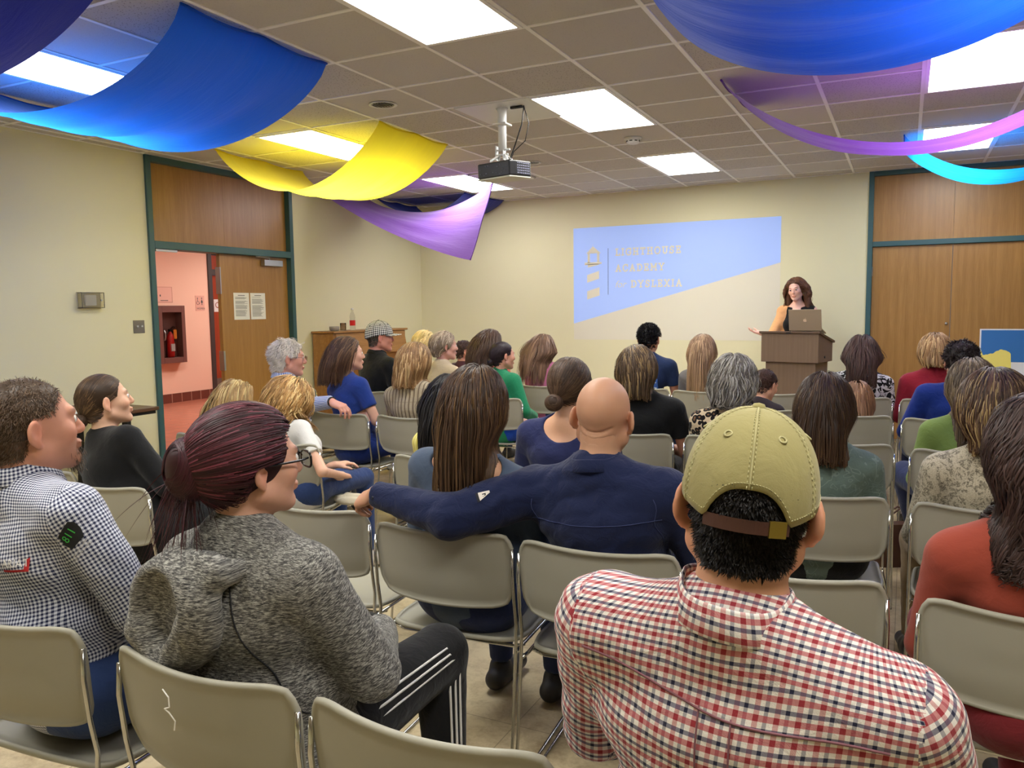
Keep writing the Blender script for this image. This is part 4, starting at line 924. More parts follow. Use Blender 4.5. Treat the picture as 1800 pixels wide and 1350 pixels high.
def hair(hs, R, c, style, rgb, body, rng, N=1500, S=16, length=.3, vol=(), part=.0, back=.5, wid=.0022, offs=(.002, .012), tie=None, wave=0, wfreq=40, clump=.5, var=.18, hi=None, hip=.0, tip=None, grav=.25, rmask=None, drop=None, wmax=.115):
    """strands rooted on the scalp, led over head, hair volume and shoulders; body: prims they may not enter"""
    up = A_((0, 0, 1.)); cr_c = A_((0, -.012, .030))*hs; cr_r = A_((.077, .098, .089))*hs
    pts = np.zeros((0, 3))
    while len(pts) < N:
        v = rng.normal(size=(N*3, 3)); v /= np.linalg.norm(v, axis=1, keepdims=True); p = v*np.where(v[:, 2:3] > 0, cr_r, A_((.077, .098, .132))*hs)+cr_c
        ok = p[:, 2]/hs > zmin_line(p[:, 1]/hs, style == 'short')+rng.normal(0, .003, len(p))
        if rmask is not None: ok &= rmask(p/hs)
        pts = np.concatenate([pts, p[ok]])
    pts = pts[:N]; w0 = pts@R+c; e = 1e-3; hb = body[:1] if not isinstance(body, list) else [q for q in body if q.get('hd')]
    for _ in range(5):
        f0 = feval(hb, w0); g = np.stack([feval(hb, w0+A_(dv)*e) for dv in np.eye(3)], -1)-f0[:, None]; g /= np.maximum(np.linalg.norm(g, axis=1, keepdims=True), 1e-9); w0 = w0-g*f0[:, None]*.9
    pts = (w0-c)@R.T; n0w = g
    right, fwd, hup = R[0], R[1], R[2]
    sgn = np.where(pts[:, 0] > part*hs, 1., -1.)[:, None]
    if style == 'short': v = n0w*.35-hup*.5-fwd*.25+rng.normal(0, .25, (N, 3))
    elif style == 'spiky': v = n0w*.8+hup*.3+rng.normal(0, .3, (N, 3))
    elif style == 'curly': v = n0w*.9+rng.normal(0, .5, (N, 3))
    else:
        fr_ = np.clip((pts[:, 1:2]/hs+.03)/.07, 0, 1); sd_ = (.85*fr_*sgn+(1-fr_)*.55*np.clip((pts[:, :1]-part*hs)/(.05*hs), -1, 1)); v = right*sd_-fwd*back+hup*.10+rng.normal(0, .05, (N, 3))
    v /= np.linalg.norm(v, axis=1, keepdims=True)
    field = list(body)+[cone(A_(q['a']), A_(q['b']), q['ra'], q['rb'], q['k']) if q['t'] == 0 else q for q in vol]
    off = rng.uniform(offs[0], offs[1], N); p = w0+n0w*off[:, None]; path = [p.copy()]; L = length*hs if length < .12 else length
    Ls = L*rng.uniform(.82, 1.05, N); st = Ls/(S-1); e = 1e-3; NM = [n0w]; done = np.zeros(N, bool)
    zc = c[2]-drop*rng.triangular(.72, 1.03, 1.12, N)*1.0 if drop is not None else np.full(N, -9.)
    for k in range(1, S):
        if tie is not None:
            d = tie-p; dist = np.linalg.norm(d, axis=1); dd = d/np.maximum(dist, 1e-6)[:, None]; v = v*.35+dd*.65; stp = np.minimum(st, dist*.6)
        elif style in ('short', 'spiky', 'curly'): v = v+rng.normal(0, .18 if style != 'curly' else .6, (N, 3))-up*.05; stp = st
        else: v = v*(1-grav)-up*grav; stp = st
        v /= np.maximum(np.linalg.norm(v, axis=1, keepdims=True), 1e-9); alive = p[:, 2] > zc; p0_ = p; p = p+v*(stp*alive)[:, None]
        f0 = feval(field, p); g = np.stack([feval(field, p+A_(dv)*e) for dv in np.eye(3)], -1)-f0[:, None]; g /= np.maximum(np.linalg.norm(g, axis=1, keepdims=True), 1e-9)
        if style not in ('spiky', 'curly', 'short'):
            push = np.clip(off-f0, 0, .05); p = p+g*push[:, None]; vn = (v*g).sum(1); near = f0 < off+.01; v = np.where((near & (vn < 0))[:, None], v-g*vn[:, None], v)
            if tie is None: 
                pull = np.clip(f0-off, 0, .012)*(f0 < .05)*.5; p = p-g*pull[:, None]
        p = np.where(alive[:, None], p, p0_); path.append(p.copy()); NM.append(g)
    Pth = np.stack(path, 1)
    if style == 'long':
        dv = (c[2]-.05*hs)-Pth[..., 2]; wgt = np.clip(dv/(.07*hs), 0, 1); lat = (Pth-c)@right; lim = wmax*hs; nl = lim*np.tanh(lat/lim); Pth = Pth+((nl-lat)*wgt)[..., None]*right
    NM = np.stack(NM, 1); tt = np.linspace(0, 1, S)
    if clump > 0:
        G = max(8, N//14); gi = rng.choice(N, G, replace=False); dm = ((w0[:, None]-w0[gi][None])**2).sum(-1); near = gi[dm.argmin(1)]
        wgt = (clump*tt**1.3)[None, :, None]; Pth = Pth+(Pth[near]-Pth)*wgt
        cph = rng.uniform(0, 6.28, N)[near]; cvar = rng.normal(0, 1, N)[near]
    else: cph = rng.uniform(0, 6.28, N); cvar = rng.normal(0, 1, N)
    if wave:
        T = np.gradient(Pth, axis=1); T /= np.maximum(np.linalg.norm(T, axis=2, keepdims=True), 1e-9); Bn = np.cross(T, NM); s_ = tt[None, :]*Ls[:, None]*wfreq+cph[:, None]
        amp = wave*np.minimum(1, tt*3)[None, :, None]; Pth = Pth+Bn*np.sin(s_)[..., None]*amp+NM*(.6*np.cos(s_)+.6)[..., None]*amp
    base = lin(rgb); f = 1+var*.6*rng.normal(0, 1, N)+var*.7*cvar; f = np.clip(f, .45, 1.8); cc = base[None]*f[:, None]
    if hi is not None and hip > 0:
        sel = rng.uniform(0, 1, N)+.12*cvar > 1-hip; cc[sel] = lin(hi)*rng.uniform(.8, 1.15, sel.sum())[:, None]
    cc = np.repeat(cc[:, None], S, 1)
    if tip is not None: cc = cc*(1-tt[None, :, None]**1.2)+lin(tip)*f[:, None, None]*tt[None, :, None]**1.2
    return ribbons(Pth, wid*rng.uniform(.7, 1.3, N), NM, cc)
def cap_shell(hs, R, c, t, h, rgb, extra=(), short=False):
    P = [ell(A_((0, -.012, .030))*hs, A_((.076, .097, .088))*hs+t, None, .01)]; P = place(P, R, c)
    def cut(Q): q = (Q-c)@R.T/hs; return (zmin_line(q[:, 1], short)-q[:, 2])*.9*hs
    lo, hi = extent(P, .01); V, Q = nets(P, lo, hi, h, cut=cut)
    Vs, Qs = [V], [Q]
    if len(extra): lo, hi = extent(extra, .02); V2, Q2 = nets(list(extra), lo, hi, h*1.3); Qs.append(Q2+len(V)); Vs.append(V2)
    V = np.concatenate(Vs); Q = np.concatenate(Qs); col = np.repeat(lin(rgb)[None]*.55, len(V), 0); return V, Q, col
def wrinkler(amp, seed=0, dirs=3, wl=.07, axis=(0, 0, 1)):
    r = np.random.default_rng(seed); ks = []
    for i in range(dirs):
        d = nrm(r.normal(size=3)*A_((.7, .7, .7))+A_(axis)*1.1); ks.append((d*2*math.pi/(wl*r.uniform(.6, 1.5)), r.uniform(0, 6.28), nrm(r.normal(size=3))*2*math.pi/(wl*r.uniform(1.5, 3)), r.uniform(0, 6.28), r.uniform(.6, 1)))
    g = nrm(r.normal(size=3))*9.0
    def f(P):
        o = np.zeros(len(P)) if P.ndim == 2 else np.zeros(P.shape[:-1])
        for k1, p1, k2, p2, a in ks:
            x = P@k1+p1+1.7*np.sin(P@k2+p2); o = o+a*(np.abs(np.sin(x*.5))**.7*2-1.2)
        return -amp*o/dirs*(.55+.45*np.sin(P@g))
    return f
# ------------------------------------------------------------------ people
SPK = (-1.0, 8.9)
UPZ = A_((0, 0, 1.))
from mathutils.bvhtree import BVHTree
def cast(bvh, field, pts, d):
    out = []; dv = Vector(tuple(d))
    for p in pts:
        hit = bvh.ray_cast(Vector(tuple(p)), dv, .6)[0]
        out.append(tuple(hit if hit is not None else (bvh.find_nearest(Vector(tuple(p)))[0])))
    return A_(out)
def march(field, pts, d, n=14):
    p = A_(pts, float).copy(); d = A_(d, float)
    for _ in range(n): f = feval(field, p); p = p+np.clip(f, -.02, .05)[:, None]*d*.9
    return p
def decal(name, me, field, mtx, d, m, parent, base, lift=.0022):
    """flat print mesh draped onto a garment"""
    if name not in ('lettering',):
        b_ = bmesh.new(); b_.from_mesh(me); bmesh.ops.triangulate(b_, faces=b_.faces[:]); bmesh.ops.subdivide_edges(b_, edges=b_.edges[:], cuts=3, use_grid_fill=True); bmesh.ops.triangulate(b_, faces=b_.faces[:]); me = D.meshes.new('print'); b_.to_mesh(me); b_.free()
    V = np.array([tuple(mtx @ v.co) for v in me.vertices]); V = cast(field['bvh'], field['SP'], V, d)-A_(d)*lift
    me.calc_loop_triangles(); T = np.array([t_.vertices[:] for t_ in me.loop_triangles]); o = pymesh(name, V, T, m, parent, base, smooth=False); return o
def frame_mtx(o, x, y):
    x = Vector(x).normalized(); y = Vector(y); y = (y-x*y.dot(x)).normalized(); z = x.cross(y); return Matrix(((x.x, y.x, z.x, o[0]), (x.y, y.y, z.y, o[1]), (x.z, y.z, z.z, o[2]), (0, 0, 0, 1)))
def person(label, top, seat=None, yaw=None, pitch=0, roll=0, byaw=None, hs=.97, fem=True, g=1.0, sw=.17, skin=(205, 155, 128), shirt=None, sleeve='long', thick=.009, wr=.003, pants=None, shoes=(40, 38, 40),
           arms=None, hr=None, hth=.012, lod=1, eyes=False, beard=0, buzz=None, neckcut=None, collar=None, stand=False, face=True, child=False, lean=0, extra_field=None, cuffs=None, gb=None, side=None, shirt_name='shirt', legs=None, seed=0, broll=0, creases=None, trouser_name='trousers', nk=1.0):
    rng = np.random.default_rng(seed+int(abs(top[0])*1000))
    x, y, tz = top; s = hs; hc = A_((x, y, tz-.118*s-hth))
    if yaw is None: yaw = -math.degrees(math.atan2(SPK[0]-x, SPK[1]-y))
    if byaw is None: byaw = yaw*.45
    R = hframe(yaw, pitch, roll); BR = hframe(byaw); br, bf = BR[0], BR[1]
    hh = hc-.0*UPZ; N = hc-R[2]*.125*s-R[1]*.028*s-UPZ*(.055 if fem else .036)*s
    if stand: Pp = A_((seat[0], seat[1], .98*s)); zs = .98*s
    else: Pp = A_((seat[0], seat[1]+.10+.14*(gb or g)*(.72 if child else 1), .45+.105*(s if not child else .8)))
    u = nrm(N-Pp); L = np.linalg.norm(N-Pp); bf = nrm(bf-u*(bf@u)); br = np.cross(bf, u); br = nrm(br*math.cos(rad(broll))-u*math.sin(rad(broll))); F3 = np.stack([br, bf, u])
    gb = gb or g; fs = .88 if fem else 1.0; cs = .72 if child else 1.0
    W = lambda a, b, c_: Pp+br*a+bf*b+u*c_
    T = [ell(W(0, .01, .0), (.165*gb*cs, .125*gb*cs, .115*cs), F3, .05), ell(W(0, .015+.02*(gb-1), .36*L), (.148*gb*cs, (.115+.02*(gb > 1.1))*gb*cs, .24*L), F3, .06), ell(W(0, .0, .70*L), (sw*.90*(.6+.4*g), .108*g*cs**.5, .27*L), F3, .06)]
    shR, shL = N-u*.058*s+br*sw-bf*.0, N-u*.058*s-br*sw
    T.append(cone(N-u*.062*s-br*(sw-.035), N-u*.062*s+br*(sw-.035), .050*g*s, k=.05))
    for sg in (-1, 1): T.append(cone(N+u*.012*s-bf*.008, N-u*.05*s+br*sg*sw*.78-bf*.006, .047*g*s*nk, .040*g*s, k=.05))
    if fem and not child:
        for sg in (-1, 1): T.append(ell(W(sg*.07, .085*g, .62*L), (.06*g, .05*g, .06*g), F3, .04))
    neck = [cone(N-u*.04, hc-R[2]*.045*s-R[1]*.028*s, (.056 if not fem else .047)*s*(1+.5*(g-1))*nk, (.053 if not fem else .045)*s*(1+.4*(g-1))*nk, .025)]
    AR = {}; AP = []
    arms = arms or {}
    for nm_, sg, sh in (('R', 1, shR), ('L', -1, shL)):
        a = arms.get(nm_) or {}
        e = A_(a['e']) if 'e' in a else sh+br*sg*.045*g-u*.255*s*cs+bf*.055
        w = A_(a['w']) if 'w' in a else Pp+br*sg*.085+bf*.27*cs+UPZ*(.105 if not stand else .1)
        lim = lambda p0, p1, l: p0+nrm(p1-p0)*l
        d = A_(a['d']) if 'd' in a else nrm(bf*.9-br*sg*.45-UPZ*.15); n = A_(a['n']) if 'n' in a else UPZ
        AR[nm_] = dict(sh=sh, e=e, w=w, d=nrm(d), n=n, sg=sg, curl=a.get('curl', (18, 25, 15)), thumb=a.get('thumb', 35), hs=a.get('hs', s*(.92 if fem else 1.0)*(.8 if child else 1)), side=a.get('side', 1 if sg < 0 else -1))
        ar = a.get('ar', 1); AP.append([cone(sh, e, .047*g*fs*s*cs**.4*ar, .039*g*fs*s*cs**.4*ar, .03), cone(e, w, .038*g*fs*s*cs**.4*ar, .0265*fs*s*cs**.3, .015)])
    legp = []; ls = s*(.72 if child else 1)
    LG = []
    for sg in (-1, 1):
        q = (legs or {}).get(sg, {})
        if stand: hip = Pp+br*sg*.085-UPZ*.05; kn = hip*1.0; kn = A_((hip[0], hip[1]+.01, .50*s)); an = A_((hip[0], hip[1]-.01, .085))
        else: hip = Pp+br*sg*.085*ls-UPZ*.01; kn = A_(q['k']) if 'k' in q else Pp+br*sg*.12*ls+bf*.43*ls-UPZ*.015; an = A_(q['a']) if 'a' in q else A_((kn[0], kn[1]+.0, .085 if not child else .16))+bf*.02
        kn = A_((kn[0], kn[1], kn[2])); LG.append((hip, kn, an)); tg = gb*.96
        legp += [cone(hip, kn, .080*tg*fs**.3*cs, .056*tg*cs, .035), cone(kn, an, .053*tg*cs, .034*cs, .015)]
    res_h = (.0045, .0062, .0078)[lod]; res_b = (.0105, .013, .016)[lod]; res_s = (.0062, .0085, .0115)[lod]; res_hand = (.0042, .0048, .006)[lod]
    hp0 = place(head_prims(s, fem, face, .006*(g > 1.08)), R, hc)
    for zc_ in (creases or []):
        L0 = [A_((xx, -.2, zc_[0]+zc_[1]*xx*xx*40))*s@R+hc for xx in np.linspace(-zc_[2], zc_[2], 9)]; pp = march(T[3:]+neck+hp0, L0, R[1], 24); pp = pp+R[1]*.0005; hp0 += [cone(a_, b_, .0034*s, k=.006*s, sub=True) for a_, b_ in zip(pp, pp[1:])]
    hp = hp0
    arm_flat = [q for a in AP for q in a]; body_all = T+neck+arm_flat+legp
    # skin islands: torso and limbs, head with neck, each hand
    Vs, Qs, off = [], [], 0
    def isl(V, Q):
        nonlocal off
        Vs.append(V); Qs.append(Q+off); off += len(V)
    bp = grow(T, -.004)+neck+arm_flat+legp; lo, hi = extent(bp); isl(*nets(bp, lo, hi, res_b))
    lo = np.minimum(hc-.14*s, N-A_((.2, .17, .15))*s); hi = np.maximum(hc+.15*s, N+A_((.2, .14, 0))*s); n_body = off
    isl(*nets(T[2:]+neck+hp, lo, hi, res_h)); n_head = off
    HPr = {}
    for nm_, a in AR.items():
        P_ = hand_prims(a['w'], a['d'], a['n'], a['side'], a['curl'], a['hs'], a['thumb'])+[cone(a['w']+nrm(a['e']-a['w'])*.06, a['w'], .027*fs*s, .0262*fs*s, .01)]
        HPr[nm_] = P_; lo, hi = extent(P_, .02); isl(*nets(P_, lo, hi, res_hand))
    V = np.concatenate(Vs); Q = np.concatenate(Qs)
    sk = lin(skin); col = np.repeat(sk[None], len(V), 0); q = (V-hc)@R.T/s
    hd = np.zeros(len(V), bool); hd[n_body:n_head] = True
    def em(c_, r_): return np.clip(1.6*(1-np.sqrt((((q-A_(c_))/A_(r_))**2).sum(1))), 0, 1)*hd
    def mixc(w_, c2):
        nonlocal col
        col = col*(1-w_[:, None])+A_(c2)[None]*w_[:, None]
    redd = sk*A_((1.02, .62, .55)); mixc(.18*em((0, .108, -.028), (.022, .022, .022)), redd)
    for sg in (-1, 1): mixc(.40*em((sg*.086, -.008, -.004), (.02, .03, .045)), redd); mixc(.2*em((sg*.045, .07, -.025), (.035, .03, .03)), redd)
    hb_ = lin(hr['rgb']) if hr else lin((60, 45, 35))
    if face:
        mixc(.75*em((0, .094, -.062), (.027, .014, .014)), sk*A_((.85, .45, .42)))
        for sg in (-1, 1): mixc(.85*em((sg*.033, .09, .028), (.021, .016, .007)), hb_*.8); mixc(.5*em((sg*.031, .094, .004), (.017, .012, .007)), sk*.35)
    if beard:
        w_ = np.clip((-.040-q[:, 2])/.02, 0, 1)*np.clip((q[:, 1]-.015)/.03, 0, 1)*hd*(q[:, 2] > -.125); mixc(w_*beard, lin(buzz or (90, 70, 56)))
    if buzz:
        w_ = np.clip((q[:, 2]-zmin_line(q[:, 1], True))/.012, 0, 1)*hd*(np.linalg.norm((q-A_((0, -.012, .03)))/A_((.076, .097, .088)), axis=1) > .9)*(np.abs(q[:, 0]) < .0795); mixc(w_*.9, lin(buzz))
    base = Pp*A_((1, 1, 0)) if not stand else A_((seat[0], seat[1], 0))
    root = pymesh('person', V, Q, MT['skin'], None, base, col); root.location = base; tag(root, label, 'person')
    out = dict(root=root, hc=hc, R=R, s=s, N=N, u=u, F3=F3, base=base, T=T, arms=AR, Pp=Pp, L=L, sw=sw)
    if eyes:
        for sg in (-1, 1):
            w_ = MB(); cE = hc+A_((sg*.031, .0845, .004))*s@R; Re = .0108*s; vs = []; fs_ = []
            for i in range(9):
                for j in range(14):
                    th = math.pi*i/8; ph_ = 2*math.pi*j/14; vs.append(tuple(cE-base+Re*(R[1]*math.cos(th)+(R[0]*math.cos(ph_)+R[2]*math.sin(ph_))*math.sin(th))))
            for i in range(8):
                for j in range(14): fs_.append((i*14+j, i*14+(j+1) % 14, (i+1)*14+(j+1) % 14, (i+1)*14+j))
            w_.add(vs, fs_); w_.mi = [1 if k//14 < 2 else 0 for k in range(len(fs_))]; w_.cur = 1
            w_.build('eye', [MT['eye'], MT['iris']], root, True)
    # trousers and shoes
    if pants is not None:
        pl_ = grow(legp, .010)+grow(T[:1], .008); lo, hi = extent(pl_)
        cutp = lambda P_: np.maximum(.125 if not child else .2-P_[:, 2], 0) if False else (.115 if not child else .19)-P_[:, 2]
        V, Q = nets(pl_, lo, hi, (.009, .012, .015)[lod], cut=cutp, disp=wrinkler(.003, seed+5, 3, .09))
        uvp = np.stack([V[:, 0], V[:, 1]], -1); uv = uvp[Q].reshape(-1, 2); out['trousers'] = pymesh(trouser_name, V, Q, pants, root, base, None, uv)
    for (hip, kn, an) in LG:
        f_ = nrm(bf*A_((1, 1, 0))); sl_ = .75 if child else 1
        P_ = [cone(an-f_*.05*sl_-UPZ*.040, an+f_*.05*sl_-UPZ*.036, .042*sl_, .043*sl_, .02), cone(an+f_*.05*sl_-UPZ*.038, an+f_*.155*sl_-UPZ*.046, .040*sl_, .033*sl_, .02), cone(an-f_*.01, an-UPZ*.02, .043*sl_, k=.02)]
        z0 = an[2]-.084*sl_; lo, hi = extent(P_, .02); V, Q = nets(P_, lo, hi, (.007, .009, .012)[lod], cut=lambda p_: np.maximum(z0-p_[:, 2], p_[:, 2]-an[2]-.03)); V[:, 2] = np.maximum(V[:, 2], z0)
        pymesh('shoe', V, Q, MTS(shoes), root, base)
    # shirt
    if shirt is not None:
        SP = grow(T, thick); ap2 = []
        for k, (nm_, a) in enumerate(AR.items()):
            if sleeve == 'none': continue
            up_, fo = grow(AP[k], thick+.001)
            if sleeve == 'short': m_ = a['sh']+(a['e']-a['sh'])*.62; up_ = dict(up_); up_['b'] = m_; up_['rb'] = up_['rb']+.006; ap2.append(up_)
            else:
                fo = dict(fo); fo['b'] = a['w']-nrm(a['w']-a['e'])*.002; fo['rb'] += .004; ap2 += [up_, fo]
        SP = SP+ap2; SPc = list(SP)
        for q_ in (neckcut or []): SPc.append(q_(out))
        lo, hi = extent(SP, .02)
        cut = None
        if sleeve == 'short':
            e_ = [(a['sh']+(a['e']-a['sh'])*.60, nrm(a['e']-a['sh']), a['e']) for a in AR.values()]
            def cut(P_):
                o = np.full(len(P_), -1.)
                for c0, d_, el in e_: near = np.linalg.norm(P_-c0, axis=1) < .11; o = np.where(near, np.maximum(o, (P_-c0)@d_), o)
                return o
        elif sleeve == 'long':
            e_ = [(a['w'], nrm(a['w']-a['e'])) for a in AR.values()]
            def cut(P_):
                o = np.full(len(P_), -1.)
                for c0, d_ in e_: near = np.linalg.norm(P_-c0, axis=1) < .075; o = np.where(near, np.maximum(o, (P_-c0)@d_), o)
                return o
        disp = wrinkler(wr, seed+1, 3, .085) if wr else None
        V, Q = nets(SPc, lo, hi, res_s, cut=cut, disp=disp, smooth=1)
        # cloth coordinates: torso panels and sleeves
        loc = (V-Pp)@F3.T; sx = np.sign(loc[:, 0]); st_ = np.clip((np.abs(loc[:, 0])-.10)/.08, 0, 1)
        U = loc[:, 0]+sx*np.maximum(0, loc[:, 1]+.06)*st_; Vv = loc[:, 2]+np.maximum(0, loc[:, 1]+.08)*.9*np.clip((loc[:, 2]-(L-.14))/.12, 0, 1)
        dT = feval(T, V); region = np.zeros(len(V), int); UA = [U]; VA = [Vv]
        for k, a in enumerate(AR.values()):
            dA = feval(AP[k], V); side_ok = (loc[:, 0]*a['sg'] > sw*.80)
            region = np.where((dA < dT-.004) & side_ok, k+1, region) if sleeve != 'none' else region
            a1, a2 = nrm(a['e']-a['sh']), nrm(a['w']-a['e']); l1 = np.linalg.norm(a['e']-a['sh']); t1 = (V-a['sh'])@a1; t2 = (V-a['e'])@a2
            sec = t2 > 0; ax = np.where(sec[:, None], a2, a1); pc = np.where(sec[:, None], a['e'], a['sh']); ref = nrm(np.cross(a1, bf)+1e-3); rel = V-pc; rel = rel-(rel*ax).sum(1)[:, None]*ax
            e1 = ref-ax*(ax@ref)[:, None]; e1 /= np.linalg.norm(e1, axis=1, keepdims=True); e2 = np.cross(ax, e1); ang = np.arctan2((rel*e2).sum(1), (rel*e1).sum(1)); UA.append(ang*.052); VA.append(np.where(sec, l1+t2, t1))
        fr = np.median(region[Q], axis=1).astype(int); UA = np.stack(UA); VA = np.stack(VA); uu = UA[fr[:, None], Q]; vv = VA[fr[:, None], Q]
        per = .052*2*math.pi; wrapm = (fr > 0)[:, None] & ((uu.max(1)-uu.min(1)) > per/2)[:, None]; uu = np.where(wrapm & (uu < 0), uu+per, uu)
        out['shirt'] = pymesh(shirt_name, V, Q, shirt, root, base, None, np.stack([uu, vv], -1).reshape(-1, 2)); out['SP'] = SPc; out['bvh'] = BVHTree.FromPolygons(V.tolist(), Q.tolist())
        if collar:
            r0 = ((.056 if not fem else .047)*s*(1+.5*(g-1))*nk)+.008; out['collar'] = make_collar(out, shirt if collar.get('m') is None else collar['m'], r0, collar, root)
    if hr is not None:
        h_ = dict(hr); rgb = h_.pop('rgb'); style = h_.pop('style'); vol = [q_(out) if callable(q_) else q_ for q_ in h_.pop('vol', [])]; vol = place(vol, R, hc) if h_.pop('local', True) else vol
        knot = h_.pop('knot', None); tie = h_.pop('tie', None); shellt = h_.pop('shell', .004); tiew = hc+A_(tie)*s@R if tie is not None else None
        hdp = [dict(q, hd=True) for q in neck+hp[:2]]; bodyf = grow(T, thick+.003)+hdp
        Vh, Qh, ch = cap_shell(s, R, hc, shellt, res_h*1.2, rgb, grow(vol, -.006) if len(vol) else (), style == 'short')
        nn = h_.pop('N', (3000, 1400, 800)[lod]); wd_ = h_.pop('wid', (.0016, .0026, .0036)[lod]); SS = h_.pop('S', (20, 14, 10)[lod])
        V2, Q2, c2 = hair(s, R, hc, style, rgb, bodyf, rng, N=nn, S=SS, wid=wd_, vol=vol, tie=tiew, **h_)
        Vl, Ql, Cl = [Vh, V2], [Qh, Q2+len(Vh)], [ch, c2]; n_ = len(Vh)+len(V2)
        hobj = pymesh('hair', np.concatenate(Vl), np.concatenate(Ql), MT['hair'], root, base, np.concatenate(Cl)); out['hair'] = hobj
        if knot is not None:
            kc = hc+A_(knot['c'])*s@R; kr = knot['r']; kp = [ell(kc, A_(kr), R, .01)]; V3, Q3 = nets(kp, kc-.1, kc+.1, res_h*1.2); V3, Q3, c3 = V3, Q3, np.repeat(lin(rgb)[None]*.6, len(V3), 0)
            M_ = knot.get('N', 500); S_ = 14; ph0 = rng.uniform(0, 6.28, M_); tl = rng.uniform(-1, 1, M_); th = rng.uniform(1.2, 3.2, M_); tt = np.linspace(0, 1, S_); a_ = ph0[:, None]+th[:, None]*tt[None]; z_ = np.clip(tl[:, None]*.85+.35*np.sin(3*tt[None]+ph0[:, None]), -.97, .97)
            rr_ = np.sqrt(1-z_**2); loc3 = np.stack([rr_*np.cos(a_)*kr[0], z_*kr[1], rr_*np.sin(a_)*kr[2]], -1)*(1.0+rng.uniform(0, .10, M_))[:, None, None]; P3 = loc3@R+kc; n3 = (loc3/A_(kr)**2)@R; n3 /= np.linalg.norm(n3, axis=2, keepdims=True)
            cb = np.repeat((lin(rgb)[None]*np.clip(1+rng.normal(0, .2, M_), .5, 1.7)[:, None])[:, None], S_, 1); V4, Q4, c4 = ribbons(P3, np.full(M_, wd_), n3, cb)
            if knot.get('tails'):
                M2 = knot['tails']; st = kc+rng.normal(0, .012, (M2, 3)); d0 = nrm(A_(knot['td'])@R); lenT = rng.uniform(.05, knot.get('tl', .14), M2); dirs = d0+rng.normal(0, .45, (M2, 3)); tt = np.linspace(0, 1, S_)
                P5 = st[:, None]+dirs[:, None]*(tt[None, :, None]*lenT[:, None, None])-UPZ*((tt**2)[None, :, None]*lenT[:, None, None]*.7); n5 = np.repeat((R[1]*-1)[None, None], M2, 0).repeat(S_, 1)+rng.normal(0, .3, (M2, 1, 3)); n5 /= np.linalg.norm(n5, axis=2, keepdims=True)
                cb = np.repeat((lin(rgb)[None]*np.clip(1+rng.normal(0, .25, M2), .5, 1.7)[:, None])[:, None], S_, 1); V5, Q5, c5 = ribbons(P5, np.full(M2, wd_), n5, cb); Q4 = np.concatenate([Q4, Q5+len(V4)]); V4 = np.concatenate([V4, V5]); c4 = np.concatenate([c4, c5])
            pymesh(knot.get('name', 'hair_bun'), np.concatenate([V3, V4]), np.concatenate([Q3, Q4+len(V3)]), MT['hair'], root, base, np.concatenate([c3, c4]))
    return out
_ms = {}
def MTS(rgb):
    if rgb not in _ms: _ms[rgb] = simple('leather_%d' % len(_ms), rgb, .5)
    return _ms[rgb]
def make_collar(o, m, r0, cfg, root):
    N, u, F3, base = o['N'], o['u'], o['F3'], o['base']; hgt = cfg.get('h', .035); fold = cfg.get('fold', .032); br, bf = F3[0], F3[1]
    up_ = nrm(u+bf*.12); nu = 49; rings = [(r0+.001, -.03), (r0, hgt*.5), (r0-.001, hgt), (r0+.002, hgt+.003), (r0+.0045, hgt), (r0+.010, hgt-fold*.5), (r0+.016, hgt-fold), (r0+.0145, hgt-fold-.002), (r0+.008, hgt-fold)] if fold else [(r0+.002, -.02), (r0, hgt), (r0+.004, hgt+.002), (r0+.007, hgt-.002), (r0+.009, -.02)]
    P = []; gap = cfg.get('gap', .35)
    for k in range(nu):
        a = math.pi*1.5+gap-math.pi+(2*math.pi-2*gap)*(k/(nu-1)); a = math.pi/2+gap+(2*math.pi-2*gap)*k/(nu-1)
        ca, sa = math.cos(a), math.sin(a); fr = max(0, sa); row = []
        for r, z in rings: zz = z-.035*fr+.004*math.sin(3*a); row.append(tuple(N-base+br*ca*r+bf*(sa*(r+.006)-.004)+up_*(zz+cfg.get('dz', .012)+.045)))
        P.append(row)
    w = MB().grid(P); ob = w.build('collar', m, o['shirt'], True)
    nv = len(rings); uv = ob.data.uv_layers.new(name='UVMap'); idx = np.zeros(len(ob.data.loops), int); ob.data.loops.foreach_get('vertex_index', idx); zz = np.cumsum([0]+[math.dist(rings[i], rings[i+1]) for i in range(nv-1)])
    uv.data.foreach_set('uv', np.stack([(idx//nv)/(nu-1)*2*math.pi*r0, zz[idx % nv]], 1).astype(np.float32).ravel()); return ob
def seam(o, pts, name, m, r=.0012, d=None):
    """thin line for stitching and painted seam shade, lying on the shirt"""
    P = cast(o['bvh'], o['SP'], A_(pts), d)-A_(d)*.0010; w = MB().tube([tuple(p-o['base']) for p in P], r, 5); return w.build(name, m, o['shirt'], True)
def uvg(ob, nv, su, sv):
    uv = ob.data.uv_layers.new(name='UVMap'); idx = np.zeros(len(ob.data.loops), int); ob.data.loops.foreach_get('vertex_index', idx); uv.data.foreach_set('uv', np.stack([(idx//nv)*su, (idx % nv)*sv], 1).astype(np.float32).ravel())
